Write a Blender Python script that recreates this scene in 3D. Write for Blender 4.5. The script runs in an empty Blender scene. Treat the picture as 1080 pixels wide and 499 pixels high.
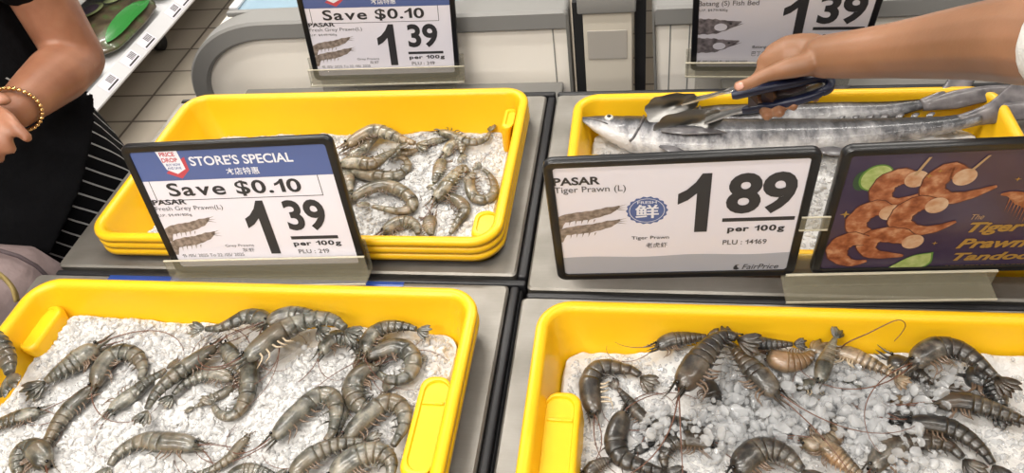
import bpy, bmesh, math, random
from mathutils import Vector, Matrix, noise

S = bpy.context.scene
COL = S.collection
PI = math.pi
random.seed(7)

# ------------------------------------------------------------------ camera
F, CX, CY = 800.0, 540.0, 249.5
CAM = Vector((0, 0, 1.63))
pitch, yaw, roll = 0.76781794, 0.24473166, -0.15962438
_f = Vector((-math.sin(yaw)*math.cos(pitch), math.cos(yaw)*math.cos(pitch), -math.sin(pitch)))
_r = Vector((math.cos(yaw), math.sin(yaw), 0)); _u = _r.cross(_f)
R2 = math.cos(roll)*_r + math.sin(roll)*_u
U2 = -math.sin(roll)*_r + math.cos(roll)*_u
cam = bpy.data.objects.new('camera', bpy.data.cameras.new('camera')); COL.objects.link(cam)
m = Matrix((R2, U2, -_f)).transposed().to_4x4(); m.translation = CAM
cam.matrix_world = m
cam.data.sensor_width = 36; cam.data.lens = 36*F/1080
cam.data.clip_start = 0.02
S.camera = cam

def ray(px, py): return R2*((px-CX)/F) + U2*(-(py-CY)/F) + _f
def at(px, py, z):
    d = ray(px, py); return CAM + d*((z-CAM.z)/d.z)
def at_y(px, py, y):
    d = ray(px, py); return CAM + d*(y/d.y)

# ------------------------------------------------------------------ materials
MATS = {}
def mat(name, col=(.5,.5,.5), rough=.5, metal=0, **kw):
    if name in MATS: return MATS[name]
    mt = bpy.data.materials.new(name); mt.use_nodes = True
    b = mt.node_tree.nodes['Principled BSDF']
    b.inputs['Base Color'].default_value = (*col, 1)
    b.inputs['Roughness'].default_value = rough
    b.inputs['Metallic'].default_value = metal
    names = dict(coat='Coat Weight', coat_r='Coat Roughness', trans='Transmission Weight', ior='IOR', sss='Subsurface Weight',
                 spec='Specular IOR Level', alpha='Alpha', emit='Emission Strength')
    for k, v in kw.items():
        if k in names: b.inputs[names[k]].default_value = v
    if 'sss' in kw:
        b.inputs['Subsurface Scale'].default_value = kw.get('sss_scale', .01)
    if 'emit' in kw: b.inputs['Emission Color'].default_value = (*kw.get('ecol', col), 1)
    MATS[name] = mt
    return mt
def nd(mt, typ, **kw):
    n = mt.node_tree.nodes.new(typ)
    for k, v in kw.items():
        if k in n.inputs.keys() if hasattr(n.inputs, 'keys') else False: n.inputs[k].default_value = v
        else: setattr(n, k, v)
    return n
def lk(mt, a, b): mt.node_tree.links.new(a, b)
def bsdf(mt): return mt.node_tree.nodes['Principled BSDF']
def coords(mt, scale=(1,1,1), kind='Object'):
    tc = nd(mt, 'ShaderNodeTexCoord'); mp = nd(mt, 'ShaderNodeMapping'); mp.inputs['Scale'].default_value = scale
    lk(mt, tc.outputs[kind], mp.inputs['Vector']); return mp.outputs['Vector']
def noise_col(mt, stops, scale=20, detail=4, cscale=(1,1,1), kind='Object', dist=0):
    v = coords(mt, cscale, kind)
    n = nd(mt, 'ShaderNodeTexNoise'); n.inputs['Scale'].default_value = scale; n.inputs['Detail'].default_value = detail
    n.inputs['Distortion'].default_value = dist
    lk(mt, v, n.inputs['Vector'])
    r = nd(mt, 'ShaderNodeValToRGB')
    while len(r.color_ramp.elements) < len(stops): r.color_ramp.elements.new(.5)
    for e, (p, c) in zip(r.color_ramp.elements, stops): e.position = p; e.color = (*c, 1)
    lk(mt, n.outputs['Fac'], r.inputs['Fac'])
    lk(mt, r.outputs['Color'], bsdf(mt).inputs['Base Color'])
    return n, r
def bump(mt, scale=50, strength=.3, dist=.002, cscale=(1,1,1), detail=3):
    v = coords(mt, cscale)
    n = nd(mt, 'ShaderNodeTexNoise'); n.inputs['Scale'].default_value = scale; n.inputs['Detail'].default_value = detail
    lk(mt, v, n.inputs['Vector'])
    b = nd(mt, 'ShaderNodeBump'); b.inputs['Strength'].default_value = strength; b.inputs['Distance'].default_value = dist
    lk(mt, n.outputs['Fac'], b.inputs['Height']); lk(mt, b.outputs['Normal'], bsdf(mt).inputs['Normal'])

YELLOW = mat('yellow_plastic', (.80,.46,.010), .34, sss=.08, sss_scale=.01, spec=.4)
bump(YELLOW, 120, .08, .001)
STEEL = mat('brushed_steel', (.30,.29,.27), .34, 1)
def _steel():
    n, r = noise_col(STEEL, [(.3,(.22,.205,.18)), (.75,(.385,.365,.335))], 9, 6, (1,1,1))
    v = coords(STEEL, (6, 160, 6)); n2 = nd(STEEL, 'ShaderNodeTexNoise'); n2.inputs['Scale'].default_value = 5
    lk(STEEL, v, n2.inputs['Vector'])
    mr = nd(STEEL, 'ShaderNodeMapRange'); mr.inputs['To Min'].default_value = .44; mr.inputs['To Max'].default_value = .66
    lk(STEEL, n2.outputs['Fac'], mr.inputs['Value']); lk(STEEL, mr.outputs['Result'], bsdf(STEEL).inputs['Roughness'])
    b = nd(STEEL, 'ShaderNodeBump'); b.inputs['Strength'].default_value = .06; b.inputs['Distance'].default_value = .002
    lk(STEEL, n.outputs['Fac'], b.inputs['Height']); lk(STEEL, b.outputs['Normal'], bsdf(STEEL).inputs['Normal'])
_steel()
BRIGHT_STEEL = mat('polished_steel', (.66,.65,.63), .16, 1)
SPOON_STEEL = mat('worn_steel', (.42,.41,.40), .3, 1)
BLACK = mat('black_plastic', (.009,.009,.010), .32)
RUBBER = mat('black_rubber', (.012,.012,.014), .45)
NAVY_BODY = mat('navy_panel', (.012,.03,.11), .4)
BLUE_TAPE = mat('blue_film', (.02,.055,.24), .3)
PAPER = mat('white_paper', (.79,.76,.83), .42, coat=.25, coat_r=.15)
PAPER_GREY = mat('grey_paper', (.42,.43,.49), .42, coat=.25, coat_r=.15)
INK = mat('black_ink', (.035,.034,.037), .45)
GREY_INK = mat('grey_ink', (.12,.115,.12), .45)
BLUE_INK = mat('blue_ink', (.085,.125,.31), .42, coat=.2, coat_r=.15)
WHITE_INK = mat('white_ink', (.78,.78,.84), .45)
RED_INK = mat('red_ink', (.52,.07,.09), .45)
PRINT_PRAWN = mat('printed_prawn', (.22,.17,.14), .45)
noise_col(PRINT_PRAWN, [(.35,(.15,.115,.09)), (.65,(.36,.29,.25))], 130, 4)
PRINT_FISH = mat('printed_fish', (.2,.17,.18), .45)
noise_col(PRINT_FISH, [(.35,(.10,.085,.09)), (.65,(.30,.26,.27))], 90, 4)
POSTER = mat('purple_print', (.040,.026,.062), .35, coat=.25, coat_r=.15)
noise_col(POSTER, [(.3,(.034,.021,.056)), (.7,(.055,.034,.07))], 14, 3)
POSTER_EDGE = mat('dark_prawn_outline_print', (.10,.03,.02), .45)
POSTER_PRAWN = mat('orange_prawn_print', (.5,.2,.09), .45)
noise_col(POSTER_PRAWN, [(.30,(.17,.04,.014)), (.5,(.34,.11,.045)), (.7,(.55,.29,.16))], 75, 5)
POSTER_PALE = mat('pale_prawn_print', (.58,.36,.22), .45)
noise_col(POSTER_PALE, [(.3,(.45,.20,.09)), (.6,(.60,.42,.28))], 60, 4)
LIME = mat('lime_flesh_print', (.36,.42,.13), .45)
noise_col(LIME, [(.3,(.27,.36,.09)), (.7,(.46,.52,.22))], 120, 3)
LIME_RIND = mat('lime_rind_print', (.10,.22,.035), .45)
LIME_DARK = mat('lime_back_print', (.03,.07,.03), .45)
GOLD = mat('gold_ink', (.36,.205,.045), .45)
GOLD_DIM = mat('dull_gold_ink', (.13,.085,.045), .45)
TAN_INK = mat('skewer_print', (.42,.27,.14), .45)
ACRYLIC = mat('clear_acrylic', (.34,.31,.22), .09, alpha=.30)
bump(ACRYLIC, 30, .12, .002)
ACRYLIC_HIGHLIGHT = mat('acrylic_edge_highlight', (.62,.57,.44), .2, alpha=.8)  # paler, denser acrylic: the edge highlight is put into the colour
WHITE_PANEL = mat('white_panel', (.93,.87,.78), .4)
GREY_TRIM = mat('grey_trim', (.235,.23,.22), .45)
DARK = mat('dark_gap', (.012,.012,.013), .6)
BEIGE_POST = mat('beige_post', (.52,.475,.40), .45)
REFLECTION_HAZE = mat('reflection_haze', (.40,.37,.33), .25)
FREEZER_GLASS = mat('freezer_glass', (.42,.58,.70), .06, alpha=.55)
FREEZER_IN = mat('freezer_lining', (.12,.19,.25), .35)
noise_col(FREEZER_IN, [(.35,(.12,.19,.26)), (.5,(.25,.38,.5)), (.62,(.62,.68,.72))], 9, 5)
TILE = mat('floor_tile', (.3,.27,.23), .3)
LED = mat('lamp_glow', (1,1,1), .5, emit=9, ecol=(1,.95,.88))
LAMP_BODY = mat('lamp_housing', (.7,.7,.7), .5)
SHIRT = mat('black_cotton', (.006,.006,.007), .9, spec=.08)
bump(SHIRT, 40, .5, .006)
STRIPE = mat('striped_cotton', (.006,.006,.007), .9, spec=.08)
BAGM = mat('mauve_fabric', (.24,.18,.178), .8)
noise_col(BAGM, [(.35,(.18,.132,.13)), (.65,(.29,.22,.215))], 10, 5)
bump(BAGM, 25, .5, .01)
SEAM = mat('seam_thread', (.07,.05,.055), .8)
STRAP = mat('mustard_strap', (.22,.16,.05), .7)
LACE = mat('white_lace', (.75,.74,.72), .8)
bump(LACE, 160, .6, .004)
GOLDM = mat('gold_metal', (.75,.48,.2), .25, 1)
NAVY = mat('navy_grip', (.010,.014,.040), .38)
HAIR = mat('dark_hair', (.012,.010,.009), .5)
NAIL = mat('nail', (.62,.34,.27), .25)

SKIN = mat('skin', (.44,.205,.12), .42, sss=.12, sss_scale=.012, spec=.4)
noise_col(SKIN, [(.3,(.24,.10,.055)), (.55,(.32,.145,.085)), (.75,(.38,.185,.115))], 14, 5)
bump(SKIN, 260, .25, .0008)
SKIN2 = mat('skin_tan', (.46,.22,.12), .42, sss=.12, sss_scale=.012, spec=.4)
noise_col(SKIN2, [(.3,(.225,.108,.056)), (.55,(.29,.142,.077)), (.75,(.34,.172,.098))], 9, 4)
bump(SKIN2, 260, .2, .0008)

def _tile():
    v = coords(TILE, (1,1,1)); v.node.inputs['Location'].default_value = (2.06, -.053, 0)
    br = nd(TILE, 'ShaderNodeTexBrick'); br.offset = 0
    for k, x in dict(Scale=1.0).items(): br.inputs[k].default_value = x
    br.inputs['Brick Width'].default_value = .37; br.inputs['Row Height'].default_value = .185
    br.inputs['Mortar Size'].default_value = .006; br.inputs['Mortar Smooth'].default_value = .2
    br.inputs['Color1'].default_value = (.44,.39,.325,1); br.inputs['Color2'].default_value = (.38,.34,.28,1)
    br.inputs['Mortar'].default_value = (.12,.10,.082,1)
    lk(TILE, v, br.inputs['Vector']); lk(TILE, br.outputs['Color'], bsdf(TILE).inputs['Base Color'])
_tile()
def _stripe():
    mt = STRIPE; v = coords(mt, (1,1,1))
    at_ = nd(mt, 'ShaderNodeAttribute'); at_.attribute_name = 'su'
    w = nd(mt, 'ShaderNodeMath'); w.operation = 'FRACT'; lk(mt, at_.outputs['Fac'], w.inputs[0])
    g = nd(mt, 'ShaderNodeMath'); g.operation = 'LESS_THAN'; g.inputs[1].default_value = .13; lk(mt, w.outputs[0], g.inputs[0])
    mx = nd(mt, 'ShaderNodeMix'); mx.data_type = 'RGBA'
    mx.inputs[6].default_value = (.006,.006,.007,1); mx.inputs[7].default_value = (.42,.41,.40,1)
    lk(mt, g.outputs[0], mx.inputs[0]); lk(mt, mx.outputs[2], bsdf(mt).inputs['Base Color'])
_stripe()

def prawn_mat(name, dark, mid, light, band, bandamt):
    mt = mat(name, mid, .32, coat=.45, coat_r=.12, sss=.1, sss_scale=.006, spec=.5)
    v = coords(mt)
    oi = nd(mt, 'ShaderNodeObjectInfo')
    ad = nd(mt, 'ShaderNodeVectorMath'); ad.operation = 'ADD'; lk(mt, v, ad.inputs[0])
    lk(mt, oi.outputs['Location'], ad.inputs[1])
    n = nd(mt, 'ShaderNodeTexNoise'); n.inputs['Scale'].default_value = 48; n.inputs['Detail'].default_value = 8; n.inputs['Roughness'].default_value = .65
    lk(mt, ad.outputs[0], n.inputs['Vector'])
    r = nd(mt, 'ShaderNodeValToRGB'); r.color_ramp.elements.new(.5)
    for e, (p, c) in zip(r.color_ramp.elements, [(.40,dark),(.50,mid),(.62,light)]): e.position = p; e.color = (*c,1)
    lk(mt, n.outputs['Fac'], r.inputs['Fac'])
    a = nd(mt, 'ShaderNodeAttribute'); a.attribute_name = 'bt'
    s = nd(mt, 'ShaderNodeMath'); s.operation = 'FRACT'; lk(mt, a.outputs['Fac'], s.inputs[0])
    cr = nd(mt, 'ShaderNodeValToRGB'); cr.color_ramp.elements.new(.55); cr.color_ramp.elements.new(.8)
    for e, (p, c) in zip(cr.color_ramp.elements, [(0,0),(.5,.15),(.72,1),(1,.35)]): e.position = p; e.color = (c,c,c,1)
    lk(mt, s.outputs[0], cr.inputs['Fac'])
    ml = nd(mt, 'ShaderNodeMath'); ml.operation = 'MULTIPLY'; ml.inputs[1].default_value = bandamt; lk(mt, cr.outputs['Color'], ml.inputs[0])
    mx = nd(mt, 'ShaderNodeMix'); mx.data_type = 'RGBA'; mx.inputs[7].default_value = (*band,1)
    lk(mt, ml.outputs[0], mx.inputs[0]); lk(mt, r.outputs['Color'], mx.inputs[6])
    n2 = nd(mt, 'ShaderNodeTexNoise'); n2.inputs['Scale'].default_value = 24; n2.inputs['Detail'].default_value = 5
    lk(mt, ad.outputs[0], n2.inputs['Vector'])
    m2 = nd(mt, 'ShaderNodeMapRange'); m2.inputs['From Min'].default_value = .48; m2.inputs['From Max'].default_value = .66; m2.inputs['To Max'].default_value = .75
    lk(mt, n2.outputs['Fac'], m2.inputs['Value'])
    mb2 = nd(mt, 'ShaderNodeMix'); mb2.data_type = 'RGBA'; mb2.inputs[7].default_value = (mid[0]*1.05, mid[1]*.72, mid[2]*.42, 1)
    lk(mt, m2.outputs['Result'], mb2.inputs[0]); lk(mt, mx.outputs[2], mb2.inputs[6]); mx = mb2
    # individual tint
    hs = nd(mt, 'ShaderNodeHueSaturation'); mr = nd(mt, 'ShaderNodeMapRange'); mr.inputs['To Min'].default_value = .75; mr.inputs['To Max'].default_value = 1.3
    lk(mt, oi.outputs['Random'], mr.inputs['Value']); lk(mt, mr.outputs['Result'], hs.inputs['Value'])
    lk(mt, mx.outputs[2], hs.inputs['Color']); lk(mt, hs.outputs['Color'], bsdf(mt).inputs['Base Color'])
    b = nd(mt, 'ShaderNodeBump'); b.inputs['Strength'].default_value = .5; b.inputs['Distance'].default_value = .0022
    lk(mt, n.outputs['Fac'], b.inputs['Height']); lk(mt, b.outputs['Normal'], bsdf(mt).inputs['Normal'])
    return mt
GREY_PRAWN = prawn_mat('grey_prawn_shell', (.030,.029,.022), (.095,.092,.075), (.22,.205,.165), (.06,.055,.042), .3)
FAR_PRAWN = prawn_mat('pale_prawn_shell', (.060,.052,.034), (.16,.142,.10), (.33,.29,.22), (.09,.08,.055), .3)
TIGER_PRAWN = prawn_mat('tiger_prawn_shell', (.014,.012,.010), (.050,.043,.035), (.13,.112,.088), (.020,.017,.015), .8)
TIGER_TAN = prawn_mat('tan_tiger_prawn_shell', (.08,.055,.03), (.19,.14,.09), (.32,.25,.17), (.035,.028,.02), .85)
DARK_PRAWN = prawn_mat('dark_prawn_shell', (.010,.010,.010), (.028,.027,.026), (.07,.066,.06), (.01,.01,.01), .5)
PRAWN_LEG = mat('prawn_leg', (.13,.085,.055), .35, coat=.4)
PRAWN_LEG_PALE = mat('pale_prawn_leg', (.45,.36,.25), .35, coat=.4)
FEELER = mat('feeler', (.12,.05,.03), .4)
EYE = mat('prawn_eye', (.004,.004,.004), .1)

ICE_BASE = mat('crushed_ice', (.56,.55,.54), .35, spec=.5)
bump(ICE_BASE, 170, .55, .004, detail=5)
ICE = mat('ice_flakes', (.63,.63,.63), .14, alpha=.42)
ICE_CUBE = mat('clear_ice', (.60,.61,.62), .12, alpha=.42, coat=.5, coat_r=.06)

FISH = mat('fish_skin', (.4,.4,.42), .40, metal=.15, coat=.35, coat_r=.15)
def _fish():
    mt = FISH
    a = nd(mt, 'ShaderNodeAttribute'); a.attribute_name = 'fd'
    v = coords(mt, (1,.4,1)); n = nd(mt, 'ShaderNodeTexNoise'); n.inputs['Scale'].default_value = 60; n.inputs['Detail'].default_value = 8; n.inputs['Roughness'].default_value = .65
    lk(mt, v, n.inputs['Vector'])
    ad = nd(mt, 'ShaderNodeMath'); ad.operation = 'MULTIPLY_ADD'; ad.inputs[1].default_value = 1.1; ad.inputs[2].default_value = -.55
    lk(mt, n.outputs['Fac'], ad.inputs[0])
    nb = nd(mt, 'ShaderNodeTexNoise'); nb.inputs['Scale'].default_value = 17; nb.inputs['Detail'].default_value = 3; lk(mt, v, nb.inputs['Vector'])
    ab = nd(mt, 'ShaderNodeMath'); ab.operation = 'MULTIPLY_ADD'; ab.inputs[1].default_value = 1.3; ab.inputs[2].default_value = -.60; lk(mt, nb.outputs['Fac'], ab.inputs[0])
    s0 = nd(mt, 'ShaderNodeMath'); s0.operation = 'ADD'; lk(mt, ad.outputs[0], s0.inputs[0]); lk(mt, ab.outputs[0], s0.inputs[1])
    su = nd(mt, 'ShaderNodeMath'); su.operation = 'ADD'; lk(mt, a.outputs['Fac'], su.inputs[0]); lk(mt, s0.outputs[0], su.inputs[1])
    r = nd(mt, 'ShaderNodeValToRGB'); r.color_ramp.elements.new(.5); r.color_ramp.elements.new(.7)
    for e, (p, c) in zip(r.color_ramp.elements, [(.05,(.50,.49,.49)), (.30,(.27,.265,.275)), (.50,(.095,.095,.105)), (.78,(.022,.023,.027))]): e.position = p; e.color = (*c,1)
    lk(mt, su.outputs[0], r.inputs['Fac']); lk(mt, r.outputs['Color'], bsdf(mt).inputs['Base Color'])
    b = nd(mt, 'ShaderNodeBump'); b.inputs['Strength'].default_value = .7; b.inputs['Distance'].default_value = .006
    lk(mt, n.outputs['Fac'], b.inputs['Height']); lk(mt, b.outputs['Normal'], bsdf(mt).inputs['Normal'])
_fish()
FISH_DARK = mat('fish_fin', (.05,.05,.056), .35, coat=.4)
noise_col(FISH_DARK, [(.3,(.035,.033,.038)), (.7,(.15,.14,.145))], 60, 5)
FISH_TAIL = mat('fish_tail_skin', (.09,.08,.09), .35, coat=.3)
noise_col(FISH_TAIL, [(.3,(.06,.054,.060)), (.7,(.22,.20,.205))], 40, 5)
FISH_EYE_W = mat('fish_iris', (.55,.54,.48), .15, coat=.6)
FISH_FLESH = mat('fish_flesh', (.55,.27,.21), .35, coat=.4)
GREENS = mat('packed_greens', (.06,.09,.025), .3, coat=.7, coat_r=.1)
noise_col(GREENS, [(.3,(.03,.022,.015)), (.5,(.10,.075,.045)), (.6,(.06,.10,.03)), (.75,(.30,.27,.2))], 16, 5)
GREEN_FILM = mat('green_film', (.02,.19,.03), .25, coat=.6)
PALE_FILM = mat('pale_print', (.36,.42,.20), .3, coat=.6)
PURPLE_FILM = mat('violet_print', (.16,.11,.17), .3, coat=.6)
WHITE_METAL = mat('white_metal', (.66,.66,.68), .4)
CASTOR = mat('castor_rubber', (.012,.012,.013), .5)

# ------------------------------------------------------------------ mesh helpers
def link(name, me, mt=None, parent=None):
    o = bpy.data.objects.new(name, me); COL.objects.link(o)
    if mt is not None and me is not None:
        for x in (mt if isinstance(mt, (list, tuple)) else [mt]): me.materials.append(x)
    if parent is not None: o.parent = parent
    return o
def mesh_of(name, verts, faces, mt, parent=None, smooth=True):
    me = bpy.data.meshes.new(name); me.from_pydata([tuple(v) for v in verts], [], faces)
    me.polygons.foreach_set('use_smooth', [smooth]*len(me.polygons)); me.update()
    return link(name, me, mt, parent)
def tag(o, label, cat, group=None, kind=None):
    o['label'] = label; o['category'] = cat
    if group: o['group'] = group
    if kind: o['kind'] = kind
    return o
def struct(o, label=None):
    o['kind'] = 'structure'
    if label: o['label'] = label
    return o
def empty(name, loc, label, cat, group=None, mw=None):
    o = bpy.data.objects.new(name, None); COL.objects.link(o)
    o.empty_display_size = .02
    if mw is not None: o.matrix_world = mw
    else: o.location = loc
    return tag(o, label, cat, group)
class MB:
    def __init__(s): s.v = []; s.f = []
    def add(s, vs, fs):
        b = len(s.v); s.v += [Vector(v) for v in vs]; s.f += [tuple(b+i for i in f) for f in fs]
    def box(s, lo, hi, bev=0):
        bm = bmesh.new(); bmesh.ops.create_cube(bm, size=1)
        for v in bm.verts:
            v.co = Vector([lo[i] + (v.co[i]+.5)*(hi[i]-lo[i]) for i in range(3)])
        if bev: bmesh.ops.bevel(bm, geom=list(bm.edges), offset=bev, segments=3, profile=.5, affect='EDGES')
        bm.verts.index_update()
        s.add([v.co.copy() for v in bm.verts], [[v.index for v in f.verts] for f in bm.faces]); bm.free()
    def loft(s, loops, cap0=True, cap1=True, closed=True):
        n = len(loops[0]); vs = [p for l in loops for p in l]; fs = []
        for i in range(len(loops)-1):
            for j in range(n if closed else n-1):
                k = (j+1) % n; fs.append((i*n+j, i*n+k, (i+1)*n+k, (i+1)*n+j))
        if cap0: fs.append(tuple(reversed(range(n))))
        if cap1: fs.append(tuple((len(loops)-1)*n+j for j in range(n)))
        s.add(vs, fs)
    def tube(s, pts, rad, n=8, flat=None):
        pts = [Vector(p) for p in pts]
        if not isinstance(rad, (list, tuple)): rad = [rad]*len(pts)
        t0 = (pts[1]-pts[0]).normalized()
        a = t0.orthogonal().normalized() if flat is None else Vector(flat[0]).normalized()
        loops = []
        for i, p in enumerate(pts):
            t = (pts[min(i+1, len(pts)-1)]-pts[max(i-1, 0)])
            if t.length < 1e-9: t = t0
            t.normalize()
            a = (a - t*a.dot(t));  a = a.normalized() if a.length > 1e-6 else t.orthogonal().normalized()
            b = t.cross(a); k = 1 if flat is None else flat[1]
            loops.append([p + rad[i]*(a*math.cos(2*PI*j/n) + b*math.sin(2*PI*j/n)*k) for j in range(n)])
        s.loft(loops)
    def ball(s, c, r, seg=12, rings=8, sc=(1,1,1)):
        c = Vector(c); loops = []
        for i in range(1, rings):
            th = PI*i/rings
            loops.append([c + Vector((r*sc[0]*math.sin(th)*math.cos(2*PI*j/seg), r*sc[1]*math.sin(th)*math.sin(2*PI*j/seg), -r*sc[2]*math.cos(th))) for j in range(seg)])
        s.loft(loops)
    def build(s, name, mt, parent=None, smooth=True, off=None):
        vs = s.v if off is None else [v-off for v in s.v]
        return mesh_of(name, vs, s.f, mt, parent, smooth)
def sharp(o, ang=35):
    o.data.set_sharp_from_angle(angle=math.radians(ang)); return o
def rrect(x0, x1, y0, y1, r, z, n=8):
    out = []
    for cx, cy, a0 in ((x1-r, y1-r, 0), (x0+r, y1-r, 90), (x0+r, y0+r, 180), (x1-r, y0+r, 270)):
        for i in range(n+1):
            a = math.radians(a0 + 90*i/n); out.append(Vector((cx+r*math.cos(a), cy+r*math.sin(a), z)))
    return out
def catmull(P, n):
    P = [Vector(p) for p in P]
    Q = [2*P[0]-P[1]] + P + [2*P[-1]-P[-2]]
    dense = []
    for i in range(len(P)-1):
        a, b, c, d = Q[i:i+4]
        for k in range(24):
            t = k/24
            dense.append(.5*((2*b) + (c-a)*t + (2*a-5*b+4*c-d)*t*t + (3*b-a-3*c+d)*t**3))
    dense.append(P[-1])
    L = [0]
    for a, b in zip(dense, dense[1:]): L.append(L[-1]+(b-a).length)
    out = []; j = 0
    for i in range(n):
        s = L[-1]*i/(n-1)
        while j < len(L)-2 and L[j+1] < s: j += 1
        k = (s-L[j])/max(1e-9, L[j+1]-L[j]); out.append(dense[j].lerp(dense[j+1], min(1, k)))
    return out, L[-1]
def interp(tab, t):
    for (a, x), (b, y) in zip(tab, tab[1:]):
        if t <= b: return x + (y-x)*max(0, (t-a))/(b-a)
    return tab[-1][1]

# ------------------------------------------------------------------ price signs (built first: text is converted while the scene is small)
def text_mesh(body, bold=0, shear=0, space=1):
    cu = bpy.data.curves.new('t', 'FONT'); cu.body = body; cu.offset = bold; cu.shear = shear; cu.space_character = space
    cu.resolution_u = 4
    o = bpy.data.objects.new('t', cu); COL.objects.link(o)
    dg = bpy.context.evaluated_depsgraph_get(); dg.update()
    me = bpy.data.meshes.new_from_object(o.evaluated_get(dg))
    bpy.data.objects.remove(o); bpy.data.curves.remove(cu)
    return me
ONE = [(.30,0),(.50,0),(.50,1),(.36,1),(.27,.86),(.14,.74),(.02,.68),(.02,.50),(.17,.57),(.30,.68)]
GL = {}
def glyphs(body, bold, shear):
    """letters set one by one, with a flagged figure one"""
    vs = []; fs = []; x = 0
    ref = text_mesh('0', bold); capz = max(v.co.y for v in ref.vertices)
    for ch in body:
        if ch == ' ': x += .30; continue
        if ch == '1':
            v_ = [(px*capz*.98, py*capz) for px, py in ONE]; f_ = [(0,1,2,3,9),(3,4,9),(4,5,8,9),(5,6,7,8)]
        else:
            if (ch, bold) not in GL:
                me = text_mesh(ch, bold); GL[ch, bold] = ([(v.co.x, v.co.y) for v in me.vertices], [tuple(p.vertices) for p in me.polygons])
            v_, f_ = GL[ch, bold]
        mn = min(p[0] for p in v_); mx = max(p[0] for p in v_); b0 = len(vs)
        vs += [(p[0]-mn+x+p[1]*shear, p[1], 0) for p in v_]; fs += [tuple(b0+i for i in f) for f in f_]
        x += mx-mn+.075
    me = bpy.data.meshes.new('t'); me.from_pydata(vs, [], fs); me.update(); return me
def put_text(parent, name, body, box, mt, bold=0, shear=0, lift=.0009, space=1):
    """box in millimetres on the sign's face: x0, y0, x1, y1"""
    me = glyphs(body, bold, shear) if '1' in body else text_mesh(body, bold, shear, space)
    me.name = name
    xs = [v.co.x for v in me.vertices]; ys = [v.co.y for v in me.vertices]
    if not xs: return None
    x0, y0, x1, y1 = [b/1000 for b in box]
    for v in me.vertices:
        v.co = ((v.co.x-min(xs))/(max(xs)-min(xs))*(x1-x0)+x0, (v.co.y-min(ys))/(max(ys)-min(ys))*(y1-y0)+y0, lift)
    me.materials.clear()
    return link(name, me, mt, parent)
def flat(parent, name, poly, mt, lift=.0006):
    vs = [(x/1000, y/1000, lift) for x, y in poly]
    return mesh_of(name, vs, [tuple(range(len(vs)))], mt, parent, False)
def flats(parent, name, polys, mt, lift=.0006):
    vs = []; fs = []
    for p in polys:
        b = len(vs); vs += [(x/1000, y/1000, lift) for x, y in p]; fs.append(tuple(range(b, b+len(p))))
    return mesh_of(name, vs, fs, mt, parent, False)
def rect(x0, y0, x1, y1): return [(x0,y0),(x1,y0),(x1,y1),(x0,y1)]
def ribbon(path, wid, n=26):
    pts, L = catmull([(x, y, 0) for x, y in path], n); quads = []
    e = []
    for i, p in enumerate(pts):
        t = (pts[min(i+1, n-1)]-pts[max(i-1, 0)]).normalized(); nn = Vector((-t.y, t.x, 0)); w = interp(wid, i/(n-1))/2
        w *= 1+.06*math.sin(i*1.9)
        e.append(((p+nn*w)[:2], (p-nn*w)[:2]))
    for a, b in zip(e, e[1:]): quads.append([a[0], a[1], b[1], b[0]])
    return quads
SW, SH = .325, .235
SIGN_POSE = {}
def sign(name, cat, loc, yaw_, lean, label, group, roll_=0):
    u = Vector((math.cos(yaw_), math.sin(yaw_), 0)); nn = Vector((-math.sin(yaw_), math.cos(yaw_), 0))
    v = Vector((0,0,1))*math.cos(lean) + nn*math.sin(lean)
    u, v = u*math.cos(roll_)+v*math.sin(roll_), v*math.cos(roll_)-u*math.sin(roll_); w = u.cross(v)
    mw = Matrix((u, v, w)).transposed().to_4x4(); mw.translation = Vector(loc)
    root = empty(name, None, label, cat, group, mw)
    b = MB()
    L = lambda ins, z, r: rrect(-SW/2+ins, SW/2-ins, ins, SH-ins, r, z)
    b.loft([L(.001,-.008,.012), L(0,-.006,.013), L(0,.001,.013), L(.0015,.0035,.012), L(.0095,.0035,.006), L(.0115,.0022,.005), L(.012,-.002,.005)], True, False)
    fr = b.build('frame', BLACK, root); sharp(fr, 40)
    return root, (u, v, Vector(loc))
def on_sign(pose, px, py):
    u, v, c = pose; w = u.cross(v); d = ray(px, py)
    p = CAM + d*((c-CAM).dot(w)/d.dot(w)) - c
    return p.dot(u)*1000, p.dot(v)*1000
def sheet(root, mt):
    return flat(root, 'sheet', rect(-152, 10.5, 152, 224.5), mt, .0003)
def print_prawns(root, ox, oy, s=1):
    qs = []
    for dy in (0, -26):
        qs += ribbon([(ox+0, oy+dy-24), (ox+2, oy+dy-6), (ox+18, oy+dy), (ox+44, oy+dy+4), (ox+70, oy+dy+13), (ox+80, oy+dy+19)], [(0,4),(.12,14),(.5,17),(.85,13),(1,2)])
        for k in range(5):
            x = ox+14+k*8; qs.append([(x, oy+dy-6), (x+2.5, oy+dy-5), (x-1, oy+dy-17+k*1.2)])
        for k in range(3): qs.append([(ox+72, oy+dy+13+k), (ox+72, oy+dy+15+k), (ox+90, oy+dy+10+k*6)])
    flats(root, 'printed_prawn_picture', qs, PRINT_PRAWN, .0007)
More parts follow.
